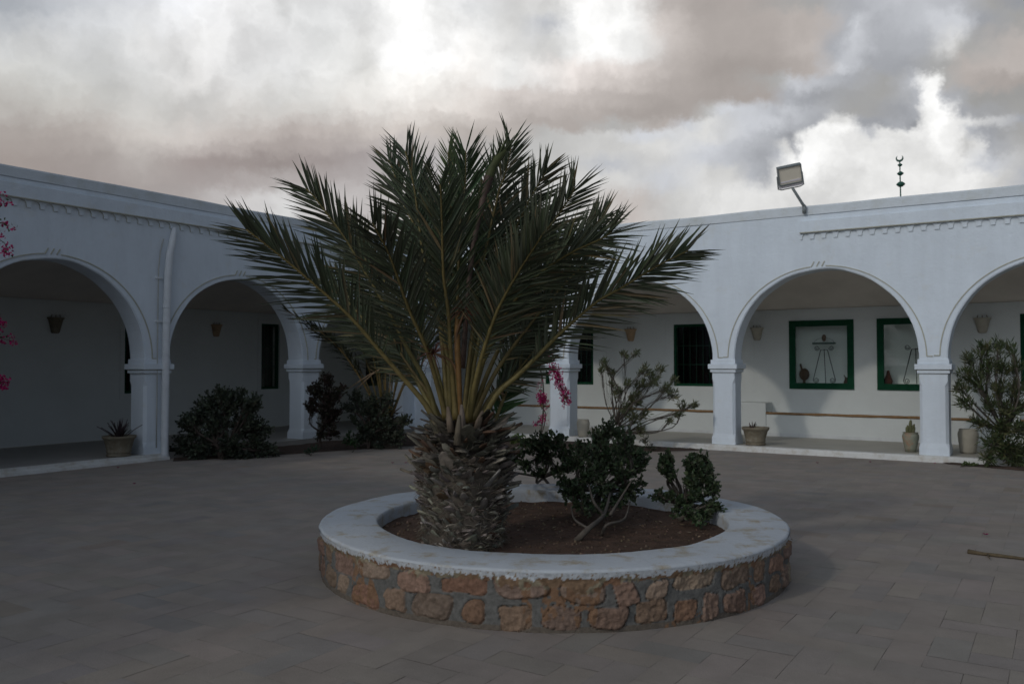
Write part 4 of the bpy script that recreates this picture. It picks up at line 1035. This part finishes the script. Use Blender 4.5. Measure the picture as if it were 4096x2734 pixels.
# each frond: points down-to-up in photo-crop units, depth of the tip relative to the trunk, facing
FRD = [
 ([(1055,1480),(1000,1370),(880,1228),(804,1140),(650,962),(500,825),(330,682),(200,580),(105,510)], -.55, .75, .47, {}),
 ([(1060,1460),(1010,1280),(911,1100),(830,940),(713,743),(629,599),(551,491),(473,390),(400,320)], .10, .8, .46, {}),
 ([(1100,1440),(1062,1297),(1006,1112),(922,921),(866,763),(821,647),(763,540),(735,485)], -.75, .75, .46, {}),
 ([(1110,1440),(1085,1150),(1045,800),(983,599),(893,419),(851,276),(800,165)], .55, .8, .44, {}),
 ([(1120,1440),(1105,1150),(1045,900),(989,659),(953,389),(923,240),(885,110)], .15, .72, .44, {'col': (.068, .088, .058)}),
 ([(1146,1440),(1135,1325),(1118,1101),(1107,932),(1085,763),(1078,539),(1073,389),(1065,270)], -.45, .8, .46, {}),
 ([(1150,1430),(1148,1100),(1130,700),(1118,400),(1110,240),(1104,120)], .35, .5, .34, {'col': (.09, .12, .05)}),
 ([(1155,1430),(1150,1000),(1163,539),(1175,431),(1187,335),(1190,210),(1188,150)], .0, .75, .42, {'col': (.07, .098, .052)}),
 ([(1180,1440),(1215,1080),(1270,720),(1341,389),(1371,300),(1400,180),(1408,110)], .35, .78, .44, {}),
 ([(1190,1450),(1240,1120),(1310,850),(1353,719),(1431,527),(1497,395),(1560,290),(1590,225)], .45, .8, .42, {}),
 ([(1200,1450),(1275,1160),(1390,850),(1533,599),(1617,491),(1689,383),(1722,310)], .05, .8, .46, {}),
 ([(1210,1460),(1290,1230),(1400,1010),(1533,827),(1653,689),(1755,587),(1808,515),(1875,450)], .55, .75, .42, {}),
 ([(1202,1440),(1242,1241),(1304,1101),(1343,999),(1405,904),(1520,770),(1680,660),(1832,590),(1935,515)], -.70, .8, .46, {}),
 ([(1245,1480),(1287,1409),(1343,1314),(1427,1241),(1520,1150),(1640,1030),(1803,890),(1922,822),(2072,730),(2192,668),(2285,625)], -.35, .75, .45, {}),
 ([(1200,1450),(1250,1200),(1330,950),(1430,760),(1520,620),(1580,520)], -.85, .8, .42, {'col': (.085, .096, .06)}),
 ([(1100,1440),(1050,1200),(960,1000),(860,850),(740,720),(640,560),(590,500)], .80, .8, .44, {}),
 ([(1130,1440),(1110,1100),(1040,750),(1000,500),(985,400),(975,330)], .85, .8, .44, {}),
 ([(1200,1440),(1270,1150),(1390,900),(1480,650),(1530,500),(1560,430)], .80, .8, .42, {}),
 ([(1050,1440),(960,1260),(820,1090),(700,960),(590,830),(500,740)], .75, .8, .42, {'col': (.07, .086, .055)}),
 ([(1240,1460),(1310,1330),(1400,1250),(1460,1180),(1530,1090),(1600,1010)], .50, .8, .36, {}),
 ([(1255,1530),(1300,1500),(1345,1400),(1385,1290),(1400,1180),(1400,1110)], .60, .8, .25, {'bare': .1, 'n': 30, 'col': (.04, .075, .03)}),
 ([(1180,1440),(1230,1100),(1290,700),(1300,500),(1290,380),(1285,300)], .85, .8, .42, {}),
 ([(1220,1450),(1330,1220),(1480,1010),(1640,820),(1740,720),(1800,690)], .35, .8, .42, {}),
 ([(1070,1450),(1020,1330),(930,1200),(880,1120),(830,1010),(800,930)], .4, .8, .36, {}),
]
for k, (P, dz, face, ll, kw) in enumerate(FRD):
    pts = []; m_ = len(P)-1; P = P[:-1]+[(P[-2][0]+(P[-1][0]-P[-2][0])*.45, P[-2][1]+(P[-1][1]-P[-2][1])*.45)]
    cum = [0]
    for a, b in zip(P, P[1:]): cum.append(cum[-1]+math.hypot(a[0]-b[0], a[1]-b[1]))
    for i, (x, y) in enumerate(P):
        t = cum[i]/cum[-1]; px, py = r4(x, y); pts.append(atY(px, py, TY+(-.12 if dz < 0 else .08)*(1-t)+dz*t**1.2))
    frond(palm, pts, (TX, TY), ll=ll, face=face, seed=k+11, **kw)
# folded spear leaf
bm = NB(); lay = paint(bm); P = [atY(*r4(x, y), TY-.05+d) for x, y, d in ((1175, 1200, 0), (1200, 850, .0), (1230, 600, 0), (1262, 450, .02), (1290, 330, .05), (1330, 230, .08), (1385, 170, .12))]
P = spline(P, 24); setc(tube(bm, P, [.020+.016*max(0, math.sin(PI*max(0, (k-11)/14))) if k < 24 else .004 for k in range(25)], 7), lay, (.075, .085, .03))
for f in bm.faces:
    if f.calc_center_median().z < 3.0: setc([f], lay, (.10, .065, .05))
rr = random.Random(5)
for k in range(26):
    i = 12+int(k*.44); p = P[min(i, 23)]; tg = (P[min(i+1, 24)]-P[i-1]).normalized(); d = (tg+Vector((rr.gauss(0, .16), rr.gauss(0, .12), rr.gauss(0, .1)))).normalized()
    setc(tube(bm, [p, p+d*.12, p+d*.27], [.008, .007, .001], 4, cap=False), lay, vary((.06, .08, .03), .25, rr))
obj('spear_leaf', bm, M['rachis'], palm)
# flower stalk with dry strings, orange spathe
bm = NB(); lay = paint(bm)
P = spline([atY(*r4(x, y), TY-.25) for x, y in ((1165, 1440), (1158, 1250), (1150, 1080), (1152, 960), (1160, 880))], 16)
setc(tube(bm, P, [.014+.008*math.sin(PI*k/16) for k in range(17)], 7), lay, (.17, .088, .025))
for cx_, cy_, n_, sgn in ((1185, 930, 22, 1), (1040, 1130, 22, -1)):
    o_ = atY(*r4(cx_, cy_), TY-.3); b_ = atY(*r4(1165, 1400), TY-.22)
    setc(tube(bm, spline([b_, (b_+o_)/2+Vector((.05*sgn*-1, 0, .12)), o_], 8), .009, 5), lay, (.14, .075, .035))
    for k in range(n_):
        d = Vector((rr.gauss(0, .6), rr.gauss(0, .5), rr.gauss(.1, .6))).normalized()
        setc(tube(bm, [o_, o_+d*.08, o_+d*.13+Vector((0, 0, -.03))], [.004, .003, .002], 3), lay, vary((.13, .05, .03), .3, rr))
obj('flower_stalk', bm, M['rachis'], palm)
# dry stubs left of the trunk top and dead stalk tips
bm = NB(); lay = paint(bm)
for x0, y0, x1, y1, d in ((1120, 1500, 1105, 1380, -.3), (1175, 1500, 1170, 1370, -.33), (1290, 1540, 1390, 1430, -.1), (1240, 1490, 1270, 1400, -.2), (1060, 1510, 1035, 1440, -.2), (1150, 1560, 1160, 1420, -.35), (1270, 1640, 1430, 1560, -.05)):
    p0, p1 = atY(*r4(x0, y0), TY+d), atY(*r4(x1, y1), TY+d)
    setc(tube(bm, [p0, (p0+p1)/2+Vector((0, 0, .01)), p1], [.03, .024, .010], 6), lay, vary((.17, .135, .10), .2, rr))
obj('dead_stalk', bm, M['trunk'], palm)

# second palm in the corner bed
c2 = Vector((-2.42, 16.35, 0)); palm2 = thing('palm_tree', 'smaller palm in the corner bed behind the big one', 'palm tree', c2)
palm_trunk((c2.x, c2.y, 0), [(.30, -.02), (.32, .15), (.30, .40), (.2, .55), (.1, .62)], 90, 8, palm2, 1.15)
rr = random.Random(21)
for k in range(17):
    a = k*2.39996; lean = rr.uniform(.15, .62) if k > 3 else .12; L = rr.uniform(2.0, 2.7)
    if k == 0: a = PI; lean = .5
    out = Vector((math.cos(a), math.sin(a), 0)); b = c2+out*.08+Vector((0, 0, .5))
    P = [b, b+out*L*.3*lean+Vector((0, 0, L*.32)), b+out*L*.62*lean*1.15+Vector((0, 0, L*.62)), b+out*L*lean*1.35+Vector((0, 0, L*.85))]
    frond(palm2, P, (c2.x, c2.y), ll=.36, face=.4, seed=60+k, n=34, width=.016, bare=.38, r0=.022, col=(.045, .05, .032), rcol=(.20, .14, .05))
bm = NB(); lay = paint(bm)
for x1, y1 in ((1390, 1575), (1420, 1580)):
    setc(tube(bm, [atY(1560, 1455, 16.2), atY((1560+x1)/2, 1495 if x1 > 1400 else 1500, 16.1), atY(x1, y1-20, 16.0)], [.02, .015, .006], 5), lay, (.22, .15, .09))
obj('dead_stalk', bm, M['rachis'], palm2)

# ---------------------------------------------------------------- shrubs
def leaf(bm, lay, p, d, up, L, w, c, fold=.25):
    s = d.cross(up)
    if s.length < 1e-3: s = Vector((1, 0, 0))
    s.normalize(); n_ = s.cross(d)
    a = bm.verts.new(p); b = bm.verts.new(p+d*L*.45+s*w+n_*w*fold); e = bm.verts.new(p+d*L); f_ = bm.verts.new(p+d*L*.45-s*w+n_*w*fold); m1 = bm.verts.new(p+d*L*.5)
    f1 = bm.faces.new((a, b, m1)); f2 = bm.faces.new((b, e, m1)); f3 = bm.faces.new((e, f_, m1)); f4 = bm.faces.new((f_, a, m1))
    setc((f1, f2, f3, f4), lay, c)
def rnd(rr): return Vector((rr.gauss(0, 1), rr.gauss(0, 1), rr.gauss(0, 1))).normalized()
def shrub(name, base, clumps, label, cat, seed, L=.045, w=.014, dens=60, cols=((.022, .04, .018), (.035, .055, .025)), bark='bark', stem=.02, sprig=.13, long=False, flowers=None, group=None, trunks=1, bare_twigs=8, kink=.12, driftwood=None):
    """clumps: (centre, radius); a limb reaches each clump, twigs fill it, leaves sit along the twigs"""
    rr = random.Random(seed); base = Vector(base)
    t = thing(name, label, cat, base, group); bm = NB(); lv = NB(); lay = paint(lv); fl = NB(); flay = paint(fl)
    tops = []; H = max(c.z for c, r in clumps)-base.z
    for q in range(trunks):
        b0 = base+Vector((rr.gauss(0, .03), rr.gauss(0, .03), -.03))*(1 if trunks > 1 else .3)
        hub = base+Vector((rr.gauss(0, .06), rr.gauss(0, .06), H*rr.uniform(.16, .28)))
        tube(bm, spline([b0, (b0+hub)/2+Vector((rr.gauss(0, .02), rr.gauss(0, .02), 0)), hub], 6), [stem*(1-.25*k/6) for k in range(7)], 7); tops.append(hub)
    for c, r in clumps:
        hub = min(tops, key=lambda h: (h-c).length); mid = (hub+c)/2+Vector((rr.gauss(0, kink), rr.gauss(0, kink), rr.gauss(0, kink*.5)))*(c-hub).length
        sp = spline([hub, mid, c], 8); tube(bm, sp, [stem*.62*(1-.7*k/8)+.002 for k in range(9)], 5)
        nt = max(8, int(dens*(r/.2)**1.7*1.0))
        for k in range(nt):
            d = rnd(rr); d.z = d.z*.8+.35; d.normalize(); p0 = sp[rr.randint(4, 8)]+rnd(rr)*r*.25; tip = c+rnd(rr)*r*rr.uniform(.45, 1.0)
            tip.z = max(tip.z, base.z+.03)
            if (tip-p0).length < .03: continue
            tube(bm, [p0, (p0+tip)/2+rnd(rr)*.02, tip], [.004, .003, .0015], 3, cap=False)
            tw = (tip-p0).normalized(); tl = (tip-p0).length
            nl = max(6, int(min(sprig, tl)/ (L*.30)))
            base_c = vary(rr.choice(cols), .22, rr)
            for q in range(nl):
                s_ = 1-min(1, sprig/tl)*q/nl; pp = p0.lerp(tip, s_); dd = (tw*(.65 if not long else .75)+rnd(rr)*.75+Vector((0, 0, .25))).normalized()
                leaf(lv, lay, pp, dd, rnd(rr), L*rr.uniform(.7, 1.15), w*rr.uniform(.8, 1.2), vary(base_c, .18, rr))
            if flowers and rr.random() < flowers:
                for q in range(rr.randint(4, 9)):
                    pp = tip+rnd(rr)*.045
                    for e in range(3): leaf(fl, flay, pp, rnd(rr), rnd(rr), .038, .016, vary((.40, .02, .12), .3, rr), .4)
    if driftwood:
        for P, w_ in driftwood: sp = spline([Vector(q) for q in P], 10); tube(bm, sp, [w_*(1-.7*k/10)+.002 for k in range(11)], 6)
    for k in range(bare_twigs):
        c, r = rr.choice(clumps); hub = rr.choice(tops); e = hub.lerp(c, rr.uniform(.4, .95))+rnd(rr)*r*1.15; e.z = max(e.z, base.z+.04)
        tube(bm, spline([hub, (hub+e)/2+rnd(rr)*.05, e], 5), [.006, .005, .004, .003, .002, .001], 4, cap=False)
    obj('branches', bm, M[bark], t); obj('foliage', lv, M['foliage'], t)
    if flowers: obj('flowers', fl, M['petal'], t)
    else: fl.free()
    return t
def cl(lst, Y):   # clumps from the photo outline: centre pixel, radius in pixels, depth
    out = []
    for q in lst:
        yy = Y+(q[3] if len(q) > 3 else 0); out.append((atY(q[0]*1.7437, q[1]*1.7437, yy), q[2]*1.7437/F*yy))
    return out
SGZ = SO
def pbase(x, y): return gnd(x*1.7437, y*1.7437, SGZ)
DK = ((.040, .062, .030), (.052, .078, .038), (.070, .092, .046))
shrub('shrub', pbase(1262, 1120), cl([(1180,1048,26,.0),(1215,1022,28),(1240,1008,22,-.1),(1275,1012,28,.1),(1298,1038,26),(1250,1045,28,.1),(1200,1068,18,-.2),(1162,1078,18,-.1),(1235,1080,16,-.1),(1275,1075,18,.1),(1305,1075,18)], 8.0), 'low dark shrub at the back left of the planter beside the palm trunk', 'shrub', 31, dens=95, cols=DK, L=.04, w=.014)
shrub('shrub', pbase(1350, 1178), cl([(1400,975,24,.1),(1370,1000,30,.1),(1430,1000,30,.15),(1340,1030,32),(1400,1040,40),(1450,1040,32,.1),(1315,1060,26),(1365,1075,36,-.2),(1425,1080,36,-.1),(1465,1075,24,.1),(1330,1110,28,-.2),(1385,1115,28,-.3),(1440,1115,22),(1300,1135,20,-.2),(1470,1110,18,.1),(1350,1145,20,-.4),(1300,1110,22,-.1),(1395,1150,20,-.3),(1430,1140,18,-.2),(1375,1050,34,.2),(1480,1050,18,.2),(1350,1172,15,-.45),(1385,1172,16,-.4),(1325,1160,13,-.3),(1415,1162,14,-.2),(1290,1100,16,.0),(1460,1140,15,.0)], 7.35), 'largest dark green shrub in the middle of the planter', 'shrub', 32, dens=85, cols=DK, L=.036, w=.013, stem=.028, trunks=3, bare_twigs=70, sprig=.13,
      driftwood=[([pbase(1322, 1240), atY(1350*1.7437, 1212*1.7437, 6.45), atY(1385*1.7437, 1180*1.7437, 6.75), atY(1400*1.7437, 1130*1.7437, 7.0)], .026),
                 ([pbase(1380, 1228), atY(1392*1.7437, 1203*1.7437, 6.6), atY(1432*1.7437, 1190*1.7437, 6.75), atY(1445*1.7437, 1150*1.7437, 6.95)], .014),
                 ([atY(1350*1.7437, 1212*1.7437, 6.45), atY(1318*1.7437, 1190*1.7437, 6.5), atY(1310*1.7437, 1160*1.7437, 6.5)], .009),
                 ([atY(1385*1.7437, 1180*1.7437, 6.75), atY(1362*1.7437, 1150*1.7437, 6.7), atY(1350*1.7437, 1110*1.7437, 6.8)], .012),
                 ([atY(1400*1.7437, 1180*1.7437, 6.75), atY(1425*1.7437, 1140*1.7437, 6.9), atY(1450*1.7437, 1100*1.7437, 7.0)], .012)])
shrub('shrub', pbase(1562, 1190), cl([(1528,1045,16),(1520,1070,14),(1540,1085,13),(1590,1060,24),(1615,1050,20,.1),(1620,1085,28),(1590,1100,26),(1635,1115,22),(1600,1135,24),(1528,1060,16),(1560,1150,16),(1548,1178,11,-.1),(1590,1185,15,-.1),(1640,1150,12),(1520,1150,10,.2),(1500,1140,9,.2),(1510,1132,13,.2),(1535,1135,15,.2),(1575,1170,18,-.1),(1620,1175,20),(1650,1165,14),(1605,1195,14,-.2)], 7.05), 'open twisted shrub at the right end of the planter', 'shrub', 33, dens=150, cols=DK, L=.036, w=.014, stem=.026, bare_twigs=34)
# beds along the left wing
DK2 = ((.040, .050, .034), (.055, .066, .042))
shrub('shrub', gnd(890, 1835), cl([(505,900,22),(480,930,36),(530,925,34),(580,925,30),(550,905,18),(450,955,26),(440,975,36,-.1),(500,975,40,-.2),(560,975,38),(600,985,28),(420,1020,30,-.1),(470,1025,36,-.3),(530,1025,38,-.3),(590,1025,34,-.1),(625,1030,20),(400,1040,18),(450,1045,20,-.4),(560,1045,24,-.3)], 14.7), 'big rounded dark shrub under the second shaded arch', 'shrub', 41, dens=46, cols=DK2, L=.065, w=.022, bark='bark_dark', stem=.04, sprig=.2, trunks=3)
shrub('shrub', gnd(1285, 1800), cl([(750,870,18),(725,895,26),(760,900,26),(787,893,15),(715,928,20),(745,935,24),(752,965,24,.1),(765,992,20),(772,945,18,.2),(735,1000,14)], 15.6), 'reddish brown upright shrub in front of the second pillar', 'shrub', 42, dens=44, cols=((.035, .022, .018), (.028, .026, .016)), L=.06, w=.02, bark='bark_dark', stem=.03, sprig=.18)
shrub('shrub', gnd(1470, 1795), cl([(815,905,20),(798,932,18),(830,935,20),(855,925,28),(888,918,24),(865,962,34),(840,990,32),(895,980,30),(930,962,20),(915,1003,24),(870,1012,26),(810,960,14),(820,1008,20)], 16.0), 'dense dark bush at the foot of the smaller palm', 'shrub', 43, dens=38, cols=DK2, L=.06, w=.02, bark='bark_dark', stem=.03, sprig=.18)
shrub('low_plant', gnd(1240, 1822), cl([(705,1033,10),(722,1030,12)], 14.9), 'tiny green plant on the bed edge under the reddish shrub', 'plant', 44, dens=60, cols=((.02, .05, .025),), L=.04, w=.012, stem=.008, bare_twigs=0)
shrub('low_plant', gnd(1405, 1808), cl([(795,1010,13),(812,1015,14),(800,995,9)], 15.4), 'small green tuft in the bed between the two shrubs', 'plant', 45, dens=60, cols=((.02, .05, .015),), L=.045, w=.012, stem=.008, bare_twigs=0)
shrub('low_plant', gnd(2070, 1795), cl([(1175,1008,11),(1192,1005,13),(1206,1012,9)], 16.0), 'bright green low plant behind the palm trunk by the bed', 'plant', 46, dens=60, cols=((.07, .11, .02),), L=.05, w=.02, stem=.008, bare_twigs=0)
shrub('low_plant', gnd(2600, 1800), cl([(1478,1010,13),(1492,1022,10),(1500,1028,7)], 15.6), 'straggly grey green plant beside the step in the corner bed', 'plant', 47, dens=40, cols=((.05, .055, .035),), L=.05, w=.009, stem=.01, bare_twigs=4)
# oleanders
OL = ((.07, .085, .042), (.09, .105, .05), (.12, .12, .06))
shrub('oleander', gnd(2475, 1797), cl([(1432,815,10),(1460,808,9),(1385,830,9),(1400,850,12),(1480,850,16),(1500,870,16),(1470,880,16),(1440,880,10),(1515,845,11),(1530,890,14),(1550,870,10),(1380,845,9),(1420,900,13),(1460,915,20),(1440,940,18),(1480,950,12),(1545,905,13),(1565,925,10),(1590,930,12),(1560,950,10),(1535,965,9),(1470,985,14),(1455,960,14),(1405,880,8)], 15.7), 'sparse olive green oleander in front of the grilled windows', 'oleander', 51, dens=58, cols=OL, L=.10, w=.010, stem=.018, sprig=.11, long=True, trunks=4, bare_twigs=16, kink=.16)
OL2 = ((.045, .065, .025), (.065, .085, .034), (.095, .10, .045))
shrub('oleander', gnd(4010, 1862), cl([(2255,800,18),(2225,820,16),(2290,790,15),(2320,800,14),(2265,840,22),(2215,860,20),(2300,840,22),(2335,840,18),(2240,880,20),(2200,890,16),(2290,890,22),(2330,890,24),(2215,920,18),(2270,930,20),(2310,940,24),(2345,930,20),(2255,975,16),(2235,965,12),(2300,985,30),(2340,985,26),(2275,1020,26),(2310,1035,30),(2345,1030,30),(2265,1050,20),(2330,1060,24),(2390,880,30),(2400,980,40),(2400,1050,30)], 13.2), 'tall dense oleander at the right edge before the white pillar', 'oleander', 52, dens=54, cols=OL2, L=.13, w=.010, stem=.03, sprig=.15, long=True, trunks=3, bare_twigs=6, kink=.06)
shrub('low_plant', gnd(3868, 1868), cl([(2213,1066,7),(2225,1064,8),(2236,1068,7)], 13.35), 'short green sprouts at the start of the right hand bed', 'plant', 53, dens=60, cols=((.05, .075, .02),), L=.05, w=.01, stem=.006, bare_twigs=0, long=True)
# bougainvilleas
BG = ((.04, .06, .02), (.06, .085, .03))
def vine(name, base, paths, label, seed, Ys, ratio=.5, heavy=()):
    rr = random.Random(seed); t = thing(name, label, 'bougainvillea', base, 'bougainvilleas'); bm = NB(); lv = NB(); lay = paint(lv); fl = NB(); flay = paint(fl)
    for P, Y, dens, fr_, rad in paths:
        pts = [Vector(base) if q is None else atY(q[0]*1.7437, q[1]*1.7437, Y) for q in P]; sp = spline(pts, 40)
        tube(bm, sp, [rad*(1-.75*k/40)+.0015 for k in range(41)], 5)
        for k in range(8 if None in P else 1, 41):
            if rr.random() < .35: continue
            for _ in range(max(1, int(dens*.45))):
                p = sp[k]+rnd(rr)*.10*rr.random()**.5; dd = rnd(rr)
                if rr.random() < fr_:
                    for q in range(2):
                        for e in range(3): leaf(fl, flay, p+rnd(rr)*.03, rnd(rr), rnd(rr), .036, .015, vary((.42, .018, .13), .3, rr), .4)
                else: leaf(lv, lay, p, dd, rnd(rr), .045, .018, vary(rr.choice(BG), .2, rr))
    obj('branches', bm, M['bark'], t); obj('foliage', lv, M['foliage'], t); obj('flowers', fl, M['petal'], t); return t
vine('bougainvillea', gnd(2150, 1790), [
  ([None, (1246, 950), (1243, 860), (1215, 805), (1190, 770)], 16.9, 1, .15, .02),
  ([None, (1252, 955), (1240, 930), (1236, 905)], 16.8, 1, .2, .012),
  ([(1258, 800), (1268, 840), (1275, 865), (1290, 895), (1302, 922)], 16.7, 12, .5, .006),
  ([(1278, 850), (1285, 880), (1296, 905), (1300, 925)], 16.65, 12, .7, .005),
  ([(1215, 760), (1245, 790), (1258, 800), (1265, 830)], 16.8, 3, .5, .01),
  ([(1190, 770), (1170, 700), (1165, 640), (1160, 600)], 17.0, 3, .4, .01),
  ([(1190, 770), (1215, 768), (1235, 778), (1255, 800)], 16.9, 3, .6, .01),
  ([(1243, 860), (1240, 905), (1246, 925)], 16.8, 3, .3, .006),
  ([(1240, 905), (1243, 915), (1247, 922)], 16.75, 6, .8, .004),
  ([(1246, 950), (1238, 965), (1232, 972)], 16.8, 3, .7, .005),
  ([(1160, 600), (1190, 640), (1250, 660), (1290, 620)], 17.2, 2, .35, .008)], 'pink bougainvillea climbing in front of the pillar behind the palm', 61, 17)
gb = gnd(-260, 2000)
vine('bougainvillea', gb, [
  ([None, (-120, 900), (-60, 700), (-30, 560), (-10, 480)], 10.5, 2, .3, .03),
  ([(-60, 700), (-30, 760), (5, 775), (38, 785)], 10.3, 1, .5, .006),
  ([(-60, 430), (-20, 450), (5, 460), (12, 475)], 10.3, 3, .55, .006),
  ([(-40, 500), (-5, 510), (15, 515), (20, 525)], 10.3, 4, .2, .006),
  ([(-40, 530), (-10, 545), (12, 560), (22, 585)], 10.2, 4, .4, .006),
  ([(-60, 880), (-25, 875), (-3, 873), (2, 877)], 10.0, 7, .7, .006),
  ([(-60, 740), (-20, 745), (-2, 742)], 10.1, 8, .6, .006)], 'magenta bougainvillea entering at the left edge of the view', 62, 10)

# ---------------------------------------------------------------- fallen petals, twig
rr = random.Random(77)
for k, (x, y) in enumerate(((2262, 1227), (1996, 1060), (1875, 1044), (270, 1073), (308, 1110), (1107, 1085), (1124, 1091), (900, 1046), (930, 1043), (2145, 1063))):
    p = gnd(x*1.7437, y*1.7437 if y > 1050 else 1062*1.7437, .006) if y > 1030 else None
    bm = NB(); lay = paint(bm); cc = vary((.22, .012, .07), .25, rr)
    for e in range(3):
        a = e*2.1+rr.random(); leaf(bm, lay, p+Vector((0, 0, .004)), Vector((math.cos(a), math.sin(a), .35)).normalized(), Vector((0, 0, 1)), .034, .016, cc, .5)
    where = ['near the dry stalk', 'before the bench arch step', 'right of the bench arch step', 'on the shaded left paving by the kerb', 'on the stained slab at the far left', 'left of the palm trunk on pale paving', 'left of the palm trunk nearer the planter', 'by the dark bed edge', 'by the bed edge near the trunk', 'at the corner of the right hand bed'][k]
    tag(obj('fallen_petal', bm, M['petal']), 'fallen magenta bract lying '+where, 'petal', 'fallen bougainvillea bracts')
bm = NB(); P = [gnd(x, y, .014) for x, y in ((3872, 2205), (3930, 2213), (3990, 2220), (4060, 2228), (4140, 2240))]
tube(bm, P, [.024, .015, .016, .013, .010], 6); tube(bm, [gnd(3950, 2215, .014), gnd(3958, 2232, .02)], [.008, .004], 5)
tag(obj('dry_palm_stalk', bm, M['dry']), 'dry brown palm stalk lying on the paving at the right', 'stalk')
